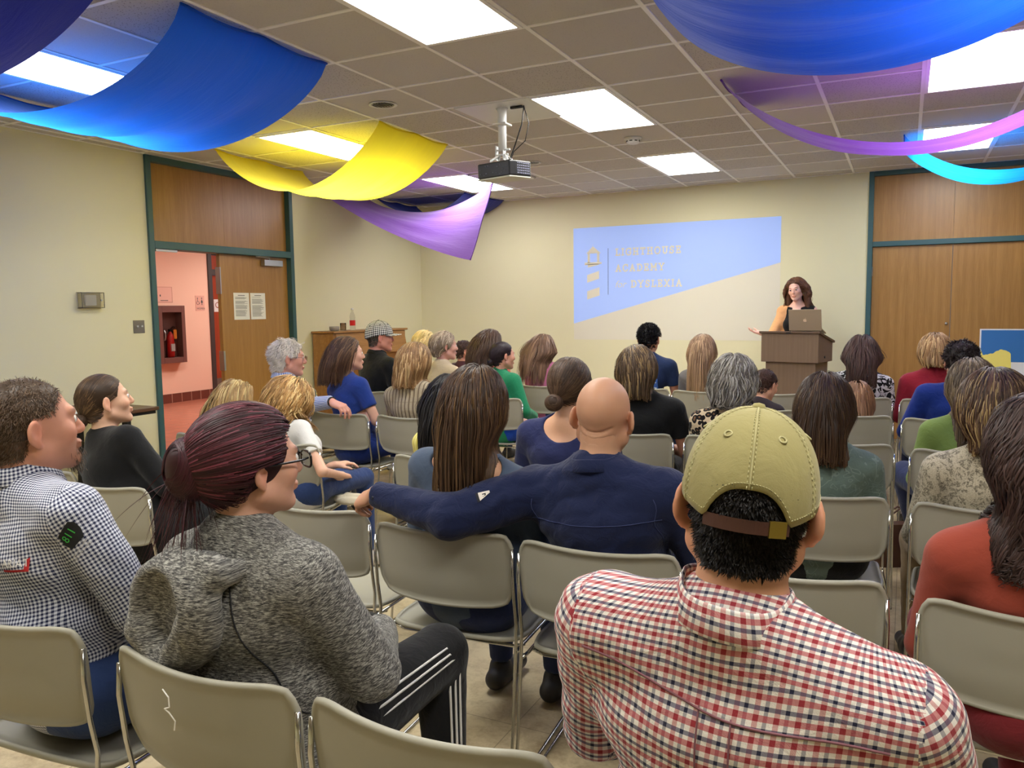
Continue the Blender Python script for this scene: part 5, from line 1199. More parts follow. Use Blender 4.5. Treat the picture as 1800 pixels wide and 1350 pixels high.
def ball_cap(o, m, arch=True, R=None, brim_yaw=0, strap=None, sweat=None, brass=None, tilt=0, up_off=.0):
    hc, s, base = o['hc'], o['s'], o['base']; R = o['R'] if R is None else R
    root = empty('cap', (0, 0, 0)); root.parent = o['root']
    C = A_((0, -.008, .018+up_off))*s; rx, ry, rz = .091*s, .114*s, .118*s; nu, nt = 97, 22
    rim = lambda a: (.018-.030*max(0, -math.sin(a))**1.5+.012*max(0, math.sin(a)))*s+((.052*s)*max(0, (1-(abs(a-math.pi*1.5)/.62)**2.6)) if arch and abs(a-math.pi*1.5) < .62 else 0)
    P = []; Pi = []
    for i in range(nu):
        a = 2*math.pi*i/(nu-1)+math.pi/2; a_ = a % (2*math.pi); z0 = rim(a_); row = []; ri = []
        t0 = math.asin(max(-.95, min(.95, (z0-C[2])/rz)))
        for j in range(nt):
            t = t0+(math.pi/2-t0)*j/(nt-1); sq = math.cos(t)**.86 if t > 0 else math.cos(t)
            pk = 1+.010*math.cos(6*(a_-math.pi/2))*math.cos(t)
            wv = 1+.006*math.sin(5*a+3*t)+.004*math.sin(11*a-6*t)
            for lst, k in ((row, 1.0), (ri, .975)): 
                v = A_((rx*sq*math.cos(a)*pk*wv*k, ry*sq*math.sin(a)*pk*wv*k, rz*math.sin(t)*k))+C; lst.append(tuple(v@R+hc-base))
        P.append(row); Pi.append(ri)
    w = MB().grid(P); o1 = len(w.v); w.grid(Pi)
    for i in range(nu-1): a, b = i*nt, (i+1)*nt; w.f.append((a, b, b+o1, a+o1)); w.mi.append(0)
    cr = w.build('crown', m, root, True); uvg(cr, nt, .0062, .0075)
    def surf(a, f_, k=1.004):
        a_ = a % (2*math.pi); z0 = rim(a_); t0 = math.asin(max(-.95, min(.95, (z0-C[2])/rz))); t = t0+(math.pi/2-t0)*f_; sq = math.cos(t)**.86 if t > 0 else math.cos(t); pk = 1+.010*math.cos(6*(a_-math.pi/2))*math.cos(t); wv = 1+.006*math.sin(5*a+3*t)+.004*math.sin(11*a-6*t)
        return tuple((A_((rx*sq*math.cos(a)*pk*wv*k, ry*sq*math.sin(a)*pk*wv*k, rz*math.sin(t)*k))+C)@R+hc-base)
    stitch = o.get('stitch') or m
    w = MB()
    for k in range(6):
        a0 = math.pi/2+k*math.pi/3
        for da in (-.035, .035):
            for q in range(24): f0, f1 = q/24*.97, (q+.62)/24*.97; sc = 1/max(.25, math.cos(f0*1.4)); w.tube([surf(a0+da*min(sc, 4), f0), surf(a0+da*min(sc, 4), f1)], .0007*s, 4)
        w.tube([surf(a0, f/20*.98, 1.002) for f in range(21)], .0011*s, 5)
    for q in range(150): a = math.pi/2+2*math.pi*q/150; w.tube([surf(a, .045), surf(a+.026, .045)], .0007*s, 4)
    w.build('stitching', stitch, root, True)
    w = MB()
    for k in range(6):
        a = math.pi/2+math.pi/6+k*math.pi/3; c0 = Vector(surf(a, .52, 1.003)); n_ = (c0-Vector(surf(a, .52, .9))).normalized(); t1 = n_.orthogonal().normalized(); t2 = n_.cross(t1); w.tube([c0+(t1*math.cos(q)+t2*math.sin(q))*.0048*s for q in [i*math.pi/6 for i in range(12)]], .0016*s, 5, True)
    w.build('eyelet', stitch, root, True)
    w = MB(); w.lathe([(0, .006*s), (.007*s, .0045*s), (.0095*s, 0), (.009*s, -.004*s)], 14, cap=False); bt_ = w.build('button', m, root, True)
    bt_.matrix_local = Matrix.Translation(Vector(surf(0, 1.0))) @ Matrix([[R[0][i], R[1][i], R[2][i]] for i in range(3)]).to_4x4()
    # brim
    P = []
    for i in range(25):
        a = rad(22+136*i/24); row = []; e0 = A_(surf(a, .0, .99))+base
        for j in range(10):
            f_ = j/9; q = (e0-hc)@R.T; ext = .072*s*math.sin(math.pi*(i/24))**.55*f_; q = q+A_((math.cos(a)*.25*ext, ext, -.10*ext-.9*(q[0]**2)*f_*1.5)); row.append(tuple(q@R+hc-base))
        P.append(row)
    w = MB().grid(P); b_ = w.build('brim', m, root, True); uvg(b_, 10, .006, .006); sm = b_.modifiers.new('thickness', 'SOLIDIFY'); sm.thickness = .0035; b_.modifiers.new('weld', 'WELD')
    if strap is not None:
        pts = []
        for i in range(21):
            a = math.pi*1.5-.60+1.20*i/20; q = A_((rx*1.0*math.cos(a), ry*1.005*math.sin(a), -.006*s)); pts.append(q+A_((0, 0, .0))*s)
        P = [[tuple((q+A_((math.cos(a2)*e, math.sin(a2)*e, z)))@R+hc-base) for e, z in ((0, -.009*s), (.0025*s, -.009*s), (.0025*s, .008*s), (0, .008*s))] for q, a2 in zip(pts, [math.pi*1.5-.60+1.20*i/20 for i in range(21)])]
        w = MB().grid(P); w.grid([[r[3], r[0]] for r in P]); w.build('strap', strap, root)
        q = pts[17]; a2 = math.pi*1.5-.60+1.20*17/20; c0 = (q+A_((math.cos(a2), math.sin(a2), 0))*.003*s)@R+hc-base; nn = A_((math.cos(a2), math.sin(a2), 0))@R; tt = nrm(np.cross(nn, R[2]))
        fm = Matrix([[tt[i], nn[i], R[2][i], c0[i]] for i in range(3)]+[[0, 0, 0, 1]]); w = MB().box((-.011*s, -.002, -.011*s), (.011*s, .002, .010*s), fm); w.build('buckle', brass, root)
    return root
def glasses(o, m, rw=.023, rh=.017, r=.0014, lens=True):
    hc, s, base, R = o['hc'], o['s'], o['base'], o['R']; g_ = empty('glasses'); g_.parent = o['root']; T_ = lambda p: tuple(A_(p)*s@R+hc-base); w = MB()
    for sg in (-1, 1):
        w.tube([T_((sg*.033+rw*math.copysign(abs(math.cos(a))**.7, math.cos(a)), .113-.10*abs(sg*.033+rw*math.cos(a))**1.0*.18, -.001+rh*math.copysign(abs(math.sin(a))**.7, math.sin(a)))) for a in [k*math.pi/12 for k in range(24)]], r*s, 6, True)
        w.tube([T_((sg*.056, .106, .006)), T_((sg*.068, .085, .006)), T_((sg*.079, .02, .008)), T_((sg*.082, -.004, .012)), T_((sg*.081, -.022, -.004))], r*s, 6)
    w.tube([T_((-.011, .113, .003)), T_((0, .117, .006)), T_((.011, .113, .003))], r*s, 6); w.build('frame', m, g_, True)
    if lens:
        for sg in (-1, 1): w = MB(); w.add([T_((sg*.033+rw*.95*math.copysign(abs(math.cos(a))**.7, math.cos(a)), .111-.018*abs(sg*.033+rw*math.cos(a)), -.001+rh*.95*math.copysign(abs(math.sin(a))**.7, math.sin(a)))) for a in [k*math.pi/12 for k in range(24)]], [tuple(range(24))]); w.build('lens', gm, g_)
    return g_
# ------------------------------------------------------------------ the audience
nc_scoop = lambda rx, ry, rz, dz=.02, dy=-.05: (lambda o: ell(o['N']+o['u']*dz+o['F3'][1]*dy, (rx, ry, rz), o['F3'], .008, True))
LE = lambda c, r, k=.03: ell(A_(c), A_(r), None, k)
def long_vol(w=.085, d=.055, z0=-.02, z1=-.24, yb=-.075, k=.03): return [LE((0, -.03, .02), (.086, .098, .092)), cone((-w*.35, yb, z0), (-w*.45, yb+.0, z1), d*.9, d*.55, .04), cone((w*.35, yb, z0), (w*.45, yb+.0, z1), d*.9, d*.55, .04)]
def bob_vol(w=.095, zb=-.075): return [LE((0, -.02, .012), (w, .108, .098)), LE((0, -.035, zb+.04), (w*.98, .095, .065))]
denim = cloth('blue_denim', (38, 54, 92), 'denim'); blackp = cloth('black_leggings', (24, 24, 26)); navyp = cloth('navy_trousers', (34, 42, 72), 'denim'); brightp = cloth('bright_blue_trousers', (26, 72, 180)); khaki = cloth('khaki_trousers', (150, 128, 98))
ONLY = None
def want(k): return ONLY is None or k in ONLY
PEOPLE = {}
# ---- foreground
if want('capman'):
    sh = cloth('red_navy_check_cotton', (232, 226, 218), 'check3', (176, 34, 52), (34, 40, 88), wr=.55)
    o = person('person in a red, white and navy checked shirt and tan baseball cap', (-.19, 1.12, 1.355), (-.19, .90), yaw=8, pitch=-4, roll=5, byaw=-6, broll=6, hs=1.02, fem=False, g=1.14, sw=.218, skin=(206, 150, 118), shirt=sh, wr=.0065, pants=denim, lod=0, hth=.014, buzz=(44, 36, 34),
               collar=dict(h=.034, fold=.036, gap=.25, dz=-.012), hr=dict(style='short', rgb=(34, 29, 27), length=.014, N=11000, S=5, wid=.0009, offs=(0, .002), shell=.004, clump=.2, rmask=lambda p: (p[:, 2] < .045) & ((p[:, 2] < .0) | (np.abs(p[:, 0]) < .06))), gb=1.32, seed=11, nk=1.02)
    o['stitch'] = simple('tan_thread', (176, 168, 122), .8)
    capm = cloth('faded_khaki_twill', (166, 156, 104), 'plain', wr=.25); ball_cap(o, capm, True, strap=simple('brown_leather_strap', (74, 42, 34), .5), brass=simple('brass_buckle', (150, 130, 60), .35, .8))
    thr = simple('seam_thread', (128, 84, 92), .9); T_ = lambda a, b: tuple(o['Pp']+o['F3'][0]*a+o['F3'][1]*(-.30)+o['F3'][2]*b); L = o['L']  # dark line colour paints the fold shadow of yoke and pleats
    seam(o, [T_(-.205+.41*k/30, L-.062+.006*math.cos(k/30*6.28)) for k in range(31)], 'yoke_seam', thr, .0018, o['F3'][1])
    for dx in (-.022, .022): seam(o, [T_(dx, L-.064-.26*k/16) for k in range(17)], 'pleat_seam', thr, .0013, o['F3'][1])
    PEOPLE['capman'] = o
if want('hoodie'):
    hm = cloth('heathered_grey_knit', (104, 102, 98), 'heather', (44, 44, 46), (176, 174, 166), wr=.5); seamm = simple('black_seam_thread', (26, 26, 30), .9)
    blk = dict(rgb=(52, 24, 30))
    o = person('person in a heathered grey hooded top, burgundy hair in a messy bun, black glasses', (-1.24, 1.24, 1.305), (-1.215, .985), yaw=-24, pitch=2, roll=3, byaw=-8, hs=.98, g=1.30, sw=.195, skin=(208, 158, 134), shirt=hm, wr=.005, thick=.013, pants=blackp, trouser_name='leggings', lod=0, eyes=True, hth=.012,
               arms=dict(R=dict(e=(-.985, 1.30, .74), w=(-1.13, 1.53, .72), d=(-.75, .6, -.1), n=(.1, .5, .85), curl=(20, 25, 15)), L=dict(e=(-1.50, 1.20, .71), w=(-1.28, 1.43, .70))),
               legs={1: dict(k=(-1.10, 1.75, .575), a=(-1.05, 1.70, .09)), -1: dict(k=(-1.33, 1.74, .57), a=(-1.36, 1.76, .09))},
               hr=dict(style='tied', rgb=(62, 28, 35), length=.26, N=5200, S=18, wid=.0013, tie=(-.030, -.112, .005), offs=(.004, .012), clump=.55, var=.35, hi=(120, 58, 72), hip=.15, shell=.006, vol=[LE((0, -.022, .020), (.090, .110, .100))], grav=.1,
                       knot=dict(c=(-.024, -.122, .004), r=(.058, .048, .062), N=1900, tails=150, td=(-.05, -.2, -.8), tl=.13, name='hair_bun')), seed=21, gb=1.25)
    glasses(o, simple('black_glasses_frame', (18, 16, 18), .25), .026, .018, .0026)
    # hood lying on the back
    N, F3, base = o['N'], o['F3'], o['base']; br, bf, u = F3; W = lambda a, b, c_: N+br*a+bf*b+u*c_
    W0 = W; W = lambda a, b, c_: W0(a, b-(.05 if b < -.05 else .02), c_)
    Bt = W(-.055, -.140, -.185); Lf, Lm, Rt, Rm = W(-.135, -.055, -.03), W(-.125, -.125, -.125), W(.090, -.075, -.005), W(.030, -.125, -.095)
    HP = [ell(W(-.035, -.105, -.085), (.135, .058, .115), F3, .04), ell(W(-.06, -.108, -.150), (.075, .042, .060), F3, .04), cone(W(-.06, -.07, .01), W(.06, -.07, .01), .026, .026, .03), ell(W(-.035, -.160, -.070), (.078, .048, .105), F3, .012, True), cone(W(-.06, -.15, -.13), W(-.056, -.16, -.17), .035, .018, .012, True),
          cone(Lf, Lm, .036, .036, .02), cone(Lm, Bt, .034, .020, .02), cone(Rt, Rm, .024, .020, .02), cone(Rm, Bt, .020, .018, .02), cone(Lf, W(-.10, .04, -.03), .034, .028, .02), cone(Rt, W(.10, .04, -.03), .024, .022, .02)]
    lo, hi = extent(HP, .02); V, Q = nets(HP, lo, hi, .0055, disp=wrinkler(.003, 4, 3, .06)); uvp = np.stack([V[:, 0], V[:, 2]], -1); hood = pymesh('hood', V, Q, hm, o['shirt'], base, None, uvp[Q].reshape(-1, 2))
    for sg in (-1, 1): seam(o, [tuple(N+br*sg*(.075+.115*k/20)-bf*.30-u*(.03+.33*(k/20)**1.25)) for k in range(21)], 'raglan_seam', seamm, .0018, bf)
    # white stripes down the leggings
    wht = simple('white_stripe', (222, 220, 216), .8)
    kn, an = A_((-1.10, 1.75, .575)), A_((-1.05, 1.70, .09)); hip = o['Pp']+br*.085
    for k in range(3):
        a_ = rad(-8+k*13); pts = []
        for (p0, p1, r0, r1) in ((hip, kn, .0795*1.2*.95, .069), (kn, an, .066, .045)):
            ax = nrm(p1-p0); sd = nrm(np.cross(ax, UPZ)) if abs(ax[2]) < .9 else A_((1., 0, 0)); sd = sd-ax*(sd@ax); sd = nrm(sd); sd = sd if sd[0] > 0 else -sd; up2 = nrm(np.cross(sd, ax)); up2 = up2 if (up2[2] > 0 if abs(ax[2]) < .9 else up2[1] < 0) else -up2
            for f_ in np.linspace(.25 if p0 is hip else .0, .9 if p0 is hip else .93, 9): pts.append(tuple(p0+(p1-p0)*f_+(sd*math.cos(a_+.35)+up2*math.sin(a_+.35))*((r0+(r1-r0)*f_)+.006)-base))
        MB().tube(pts, .0035, 5).build('side_stripe', wht, o['trousers'], True)
    PEOPLE['hoodie'] = o
if want('gingham'):
    gmn = cloth('navy_white_gingham_cotton', (226, 228, 236), 'gingham', (34, 40, 74), wr=.55)
    o = person('person with cropped brown hair and a goatee in a small navy gingham work shirt', (-1.955, 1.22, 1.345), (-1.86, .985), yaw=-20, pitch=7, roll=0, byaw=-10, hs=1.04, fem=False, g=1.12, sw=.215, skin=(206, 146, 120), shirt=gmn, wr=.006, pants=denim, lod=0, eyes=True, buzz=(92, 72, 54), beard=.35, hth=.004,
               collar=dict(h=.036, fold=.038, gap=.3, dz=.0), hr=dict(style='short', rgb=(88, 68, 50), length=.012, N=9000, S=4, wid=.0008, offs=(0, .002), shell=.0015, clump=.1), gb=1.2, seed=31)
    # goatee
    hc, R, s, base = o['hc'], o['R'], o['s'], o['base']; rng = np.random.default_rng(7); n = 900; P0 = A_((0, .078, -.092))+rng.normal(size=(n, 3))*A_((.017, .008, .016)); d0 = A_((0, .1, -1.))+rng.normal(0, .2, (n, 3)); tt = np.linspace(0, 1, 5)
    Pg = (P0[:, None]+d0[:, None]*tt[None, :, None]*.013)*s@R+hc; nn = np.repeat(R[1][None, None], n, 0).repeat(5, 1)+rng.normal(0, .3, (n, 1, 3)); nn /= np.linalg.norm(nn, axis=2, keepdims=True)
    cg = np.repeat((lin((112, 96, 80))*np.clip(1+rng.normal(0, .4, n), .4, 2)[:, None])[:, None], 5, 1); V, Q, c = ribbons(Pg, np.full(n, .0011), nn, cg); pymesh('goatee', V, Q, MT['hair'], o['root'], base, c)
    # prints on the back and sleeve
    F3 = o['F3']; br, bf, u = F3; N = o['N']; redt = simple('red_embroidery', (190, 40, 44), .8); whit = simple('white_embroidery', (230, 228, 226), .8); grn = simple('green_embroidery', (70, 190, 80), .8); blkp = simple('black_patch', (26, 28, 30), .8)
    def put(body, size, org, xdir, m, name='lettering', **kw):
        me = text_mesh(body, size, ext=.0, **kw); return decal(name, me, o, frame_mtx(org, xdir, u), bf, m, o['shirt'], base)
    org = N+br*.072-bf*.30-u*.140; put('ARIAT', .026, org, br-u*.12, whit)
    me = MB().box((0, 0, 0), (.058, .0055, .0001)).build('t', redt); decal('underline', me.data, o, frame_mtx(org-u*.012, br-u*.12, u), bf, redt, o['shirt'], base); D.objects.remove(me)
    me = MB().add([(.058, -.012, 0), (.070, -.012, 0), (.074, .020, 0), (.066, .016, 0), (.062, .006, 0)], [(0, 1, 2, 3, 4)]).build('t', redt); decal('emblem', me.data, o, frame_mtx(org, br-u*.12, u), bf, redt, o['shirt'], base); D.objects.remove(me)
    a = o['arms']['R']; ax = nrm(a['e']-a['sh']); sd = nrm(-bf+br*.55); xd = nrm(-ax*.75+np.cross(ax, sd)*-.35); org = a['sh']+ax*.055+sd*.09
    def sput(me, org, xdir, ydir, m, name, lift=.0012): return decal(name, me, o, frame_mtx(org, xdir, ydir), -sd, m, o['shirt'], base, lift)
    xd = br*.80+u*.6; xd = nrm(xd-sd*(xd@sd)); yy = nrm(np.cross(sd, xd))
    me = MB().add([(-.012, -.012, 0), (.028, -.016, 0), (.040, .0, 0), (.046, .020, 0), (.040, .030, 0), (-.006, .030, 0), (-.016, .008, 0)], [(0, 1, 2, 3, 4, 5, 6)]).build('t', blkp); sput(me.data, org, xd, yy, blkp, 'patch'); D.objects.remove(me)
    sput(text_mesh('811', .026, ext=0), org-xd*.006+yy*.003, xd, yy, grn, 'lettering', .0034)
    sput(text_mesh("Know what's below.\nCall before you dig.", .0078, ext=0), org-xd*.035-yy*.027, xd, yy, whit, 'lettering', .003)
    PEOPLE['gingham'] = o
if want('longhair'):
    sl = cloth('slate_knit', (82, 96, 118), wr=.3)
    o = person('person with very long dark brown hair and a slate blue boat-neck top', (-1.225, 2.21, 1.322), (-1.29, 1.99), yaw=3, pitch=2, roll=4, byaw=0, hs=.98, g=1.03, sw=.185, skin=(214, 166, 134), shirt=sl, wr=.002, pants=navyp, lod=0, hth=.014, gb=1.15,
               neckcut=[nc_scoop(.125, .10, .055, .0, -.05)], hr=dict(style='long', drop=0.27, rgb=(70, 50, 38), length=.60, N=4600, S=30, wid=.0014, vol=long_vol(.075, .050, -.02, -.16, -.055), back=.55, offs=(.002, .016), clump=.75, var=.35, hi=(112, 84, 54), hip=.13, tip=(92, 68, 42), grav=.3), seed=41)
    PEOPLE['longhair'] = o
if want('bald'):
    nv = cloth('navy_twill', (27, 36, 72), wr=.7)
    o = person('bald person in a navy work shirt with an arm along the next chair', (-.80, 2.22, 1.292), (-.77, 1.99), yaw=2, pitch=-3, roll=3, byaw=0, hs=1.02, fem=False, g=1.13, sw=.215, skin=(196, 148, 118), shirt=nv, wr=.0065, pants=denim, lod=0, hth=.0, gb=1.18, buzz=None, creases=[(-.040, .2, .046), (-.062, .15, .050)],
               collar=dict(h=.028, fold=.03, gap=.25, dz=-.012), arms=dict(L=dict(ar=1.3, e=(-1.21, 2.005, .875), w=(-1.50, 2.03, .915), d=(-.85, .25, -.35), n=(-.25, -.45, .85), curl=(40, 50, 30), hs=1.02), R=dict()), seed=51)
    F3 = o['F3']; br, bf, u = F3; N, base = o['N'], o['base']; thr = simple('navy_thread', (52, 62, 104), .9)
    seam(o, [tuple(N+br*(-.20+.40*k/24)-bf*.3-u*.115) for k in range(25)], 'yoke_seam', thr, .0012, bf)
    for sg in (-1, 1): seam(o, [tuple(N+br*sg*(.185+.006*math.sin(k))-bf*.3-u*(.05+.16*k/10)) for k in range(11)], 'armhole_seam', thr, .0012, bf)
    a = o['arms']['L']; ax = nrm(a['e']-a['sh']); sd = nrm(A_((0, -1, .35))); lab = simple('woven_label_white', (222, 214, 206), .8); inkm = simple('label_black', (30, 30, 36), .8)
    xd = nrm(ax*-1); yy = nrm(np.cross(sd, xd)); org = a['sh']+ax*.115+sd*.09+yy*.012
    me = MB().add([(-.030, -.016, 0), (-.030, .014, 0), (.026, .008, 0)], [(0, 2, 1)]).build('t', lab); decal('label', me.data, o, frame_mtx(org, xd, yy), -sd, lab, o['shirt'], base); D.objects.remove(me)
    me = MB().add([(-.032, -.016, 0), (-.032, .014, 0), (-.024, .014, 0), (-.024, -.016, 0)], [(3, 2, 1, 0)]).add([(-.012, -.004, 0), (-.012, .006, 0), (0, .005, 0), (-.002, -.002, 0)], [(3, 2, 1, 0)]).build('t', inkm); decal('label_print', me.data, o, frame_mtx(org, xd, yy), -sd, inkm, o['shirt'], base, .0024); D.objects.remove(me)
    # crease in the back of the neck is part of the body; button on the cuff
    w = MB(); w.lathe([(.006, 0), (.006, .003), (0, .0035)], 12); q = w.build('cuff_button', simple('navy_button', (20, 24, 44), .4), o['shirt'], True); q.location = Vector(tuple(a['w']+nrm(a['e']-a['w'])*.02+A_((0, -.040, 0))-base)); q.rotation_euler = (rad(90), 0, 0)
    PEOPLE['bald'] = o
if want('blackw'):
    o = person('person in a black long-sleeved top with brown hair in a low bun, chin raised', (-3.09, 2.26, 1.245), (-2.90, 1.99), yaw=-26, pitch=10, roll=0, byaw=-10, hs=.97, g=1.08, sw=.18, skin=(222, 176, 148), shirt=cloth('black_knit', (22, 22, 24), wr=.3), pants=blackp, lod=0, eyes=True, hth=.008, gb=1.15, collar=dict(h=.008, fold=0, dz=.0, gap=0),
               hr=dict(style='tied', rgb=(74, 56, 42), length=.22, N=3200, S=14, wid=.0015, tie=(0, -.105, -.055), offs=(.002, .006), clump=.4, var=.3, shell=.004, hi=(120, 94, 66), hip=.1, knot=dict(c=(0, -.112, -.06), r=(.034, .024, .028), N=500)), seed=61)
    PEOPLE['blackw'] = o
if want('rust'):
    o = person('person with dark curly hair in a rust-coloured long-sleeved top, cut by the right edge', (.285, 2.15, 1.285), (.33, 1.90), yaw=10, pitch=0, roll=0, byaw=14, hs=.98, g=1.14, sw=.19, skin=(190, 140, 116), shirt=cloth('rust_jersey', (158, 70, 52), wr=.25), wr=.002, pants=cloth('maroon_print', (120, 34, 40)), lod=0, hth=.012, gb=1.25,
               neckcut=[nc_scoop(.10, .08, .05, .01, -.05)], hr=dict(style='long', drop=0.25, rgb=(62, 46, 42), length=.40, N=3800, S=24, wid=.0016, vol=long_vol(.11, .06, -.03, -.15), offs=(.002, .022), clump=.6, var=.4, wave=.012, wfreq=55, grav=.3), seed=71)
    PEOPLE['rust'] = o
# ---- third row
if want('girl'):
    o = person('girl in a white short-sleeved top with wavy blonde hair, turned sideways on the chair', (-2.985, 3.30, 1.14), (-2.86, 3.01), yaw=-20, pitch=-16, roll=-6, byaw=-14, hs=.90, fem=True, g=.92, sw=.155, skin=(224, 176, 148), shirt=cloth('white_blouse', (232, 230, 226), wr=.3), sleeve='short', thick=.011, pants=denim, lod=1, child=False, hth=.02, gb=.84, seed=81, shoes=(210, 205, 198),
               arms=dict(R=dict(e=(-2.645, 3.13, .68), w=(-2.74, 3.40, .60), d=(-.3, .9, -.2), n=(.2, 0, 1)), L=dict()), legs={1: dict(k=(-2.80, 3.68, .53), a=(-2.76, 3.64, .09)), -1: dict(k=(-2.98, 3.68, .53), a=(-3.0, 3.66, .09))},
               hr=dict(style='long', drop=.17, wmax=.14, rgb=(176, 134, 82), length=.30, N=1900, S=18, wid=.0024, vol=bob_vol(.098, -.08), offs=(.004, .024), clump=.75, var=.3, hi=(222, 190, 132), hip=.25, wave=.014, wfreq=48, grav=.3))
    w = MB(); P = []
    bd = empty('cotton_cloth', (-2.70, 3.40, .462)); PP = [ell(A_((.02, .0, .006)), A_((.10, .07, .018)), None, .02), cone((-.05, -.03, .02), (.06, .03, .022), .014, .018, .02), cone((.0, -.05, .015), (.10, -.02, .012), .014, .016, .02), cone((-.04, .04, .018), (.03, .05, .02), .016, .012, .02)]
    lo, hi = extent(PP); V, Q = nets(PP, lo, hi, .006, disp=wrinkler(.008, 9, 4, .05)); pymesh('folded_cloth', V, Q, cloth('beige_cotton', (206, 196, 172)), bd, None); tag(bd, 'crumpled beige cloth on the seat beside the girl in white', 'cloth')
if want('child'):
    person('small child with straight blonde hair, head showing before the wooden door', (-3.50, 3.42, 1.10), (-3.48, 3.12), yaw=-12, pitch=-5, byaw=-5, hs=.86, g=.85, sw=.12, shirt=cloth('pale_tee', (214, 200, 190)), pants=denim, lod=2, child=True, hth=.01, seed=91, face=True,
           hr=dict(style='long', drop=0.12, rgb=(158, 126, 80), length=.28, vol=bob_vol(.09, -.07), offs=(.002, .01), clump=.5, hi=(206, 180, 124), hip=.25))
if want('yellow'):
    person('girl with straight black hair in a yellow blouse beside the slate blue top', (-1.945, 3.27, 1.19), (-1.93, 3.01), yaw=-6, byaw=-4, hs=.92, g=1.0, sw=.175, skin=(200, 150, 116), shirt=cloth('yellow_print_blouse', (226, 208, 92), 'softstripe', (240, 232, 150)), pants=denim, lod=1, hth=.008, seed=101,
           hr=dict(style='long', drop=0.25, rgb=(24, 20, 22), length=.38, wmax=.062, vol=long_vol(.07, .040, -.03, -.16), offs=(.001, .008), clump=.5, var=.25))
if want('navybun'):
    person('person in a navy scoop-neck top with brown hair in a low twisted knot', (-1.335, 3.27, 1.275), (-1.36, 2.99), yaw=-2, pitch=-2, byaw=0, hs=.98, g=1.12, sw=.19, skin=(220, 170, 136), shirt=cloth('navy_jersey', (44, 50, 94)), pants=navyp, lod=1, hth=.01, gb=1.15, neckcut=[nc_scoop(.095, .09, .085, .02, -.06)], seed=111,
           hr=dict(style='tied', rgb=(84, 64, 50), length=.24, N=2600, S=14, wid=.0022, tie=(-.02, -.118, -.060), offs=(.003, .010), clump=.5, var=.3, shell=.006, hi=(104, 84, 62), hip=.12, vol=[LE((0, -.015, .022), (.084, .104, .094))], knot=dict(c=(-.022, -.130, -.068), r=(.038, .030, .034), N=500)))
if want('teal'):
    person('person in a teal lace top with long straight dark hair', (-.268, 3.23, 1.248), (-.28, 2.95), yaw=2, pitch=2, byaw=3, hs=.97, g=.98, sw=.165, skin=(206, 156, 124), shirt=cloth('teal_lace', (104, 122, 114), 'lace', (140, 158, 150), wr=.8), sleeve='long', pants=blackp, lod=0, hth=.012, gb=1.05, seed=121,
           hr=dict(style='long', drop=0.2, rgb=(58, 42, 35), length=.42, N=3000, S=22, wid=.0016, vol=long_vol(.095, .05, -.03, -.18), offs=(.001, .010), clump=.6, var=.3, tip=(96, 70, 46), hi=(96, 74, 52), hip=.05))
if want('snake'):
    person('person in a cream snakeskin-print blouse with short brown hair streaked blonde', (.285, 3.23, 1.285), (.29, 2.95), yaw=14, pitch=2, byaw=14, hs=.98, g=1.04, sw=.18, skin=(206, 148, 120), shirt=cloth('snakeskin_print', (206, 196, 172), 'snake', (60, 54, 46), (128, 116, 98), wr=.25), wr=.003, pants=khaki, lod=0, hth=.03, gb=1.1, collar=dict(h=.02, fold=.03, gap=.3, dz=-.002), seed=131,
           hr=dict(style='long', drop=0.145, rgb=(78, 56, 42), length=.32, N=3600, S=18, wid=.0017, vol=bob_vol(.100, -.072), offs=(.003, .020), clump=.7, var=.4, hi=(158, 132, 90), hip=.22, wave=.003, wfreq=30, grav=.26))
# ---- fourth row
if want('oldman'):
    o = person('white-haired person with glasses in a blue striped shirt, hand on the next chair back', (-3.995, 4.40, 1.31), (-4.0, 4.13), yaw=-42, pitch=-2, byaw=-30, hs=1.12, fem=False, g=1.05, sw=.20, skin=(220, 160, 142), shirt=cloth('blue_stripe_cotton', (204, 212, 232), 'stripe', (66, 86, 158), sc=1.2), pants=khaki, lod=1, eyes=True, hth=.018, collar=dict(h=.03, fold=.035, gap=.3, dz=.005), seed=141,
               arms=dict(R=dict(e=(-3.60, 4.10, .865), w=(-3.34, 4.06, .905), d=(.93, .05, -.28), n=(.25, -.15, .95), curl=(38, 30, 18), hs=1.08, thumb=25), L=dict()),
               hr=dict(style='short', rgb=(222, 212, 202), length=.045, N=4200, S=7, wid=.0022, offs=(0, .006), shell=.010, clump=.5, var=.12))
    glasses(o, simple('thin_metal_frame', (110, 90, 80), .3, .8), .022, .015, .0011)
    a = o['arms']['R']; w = MB(); ax = nrm(a['w']-a['e']); e1 = nrm(np.cross(ax, UPZ)); e2 = np.cross(ax, e1); c0 = a['w']+ax*.012-o['base']
    w.tube([tuple(c0+(e1*math.cos(q)+e2*math.sin(q)*.85)*.034) for q in [k*math.pi/10 for k in range(20)]], .006, 6, True); w.build('watch_strap', MT['black'], o['root'], True)
if want('bluelady'):
    person('person in a royal blue tee over black sleeves with long brown hair, facing right', (-3.45, 4.40, 1.322), (-3.39, 4.12), yaw=-38, pitch=3, byaw=-22, hs=.98, g=1.0, sw=.175, skin=(218, 170, 148), shirt=cloth('royal_blue_jersey', (36, 62, 142)), sleeve='short', thick=.012, pants=cloth('blue_scrub_trousers', (30, 54, 132)), lod=1, eyes=True, hth=.012, gb=1.08, seed=151, shoes=(40, 34, 66),
           hr=dict(style='long', drop=0.18, rgb=(74, 52, 42), length=.36, vol=long_vol(.085, .045, -.03, -.12), offs=(.002, .014), clump=.6, var=.3, hi=(120, 90, 66), hip=.15, back=1.1))
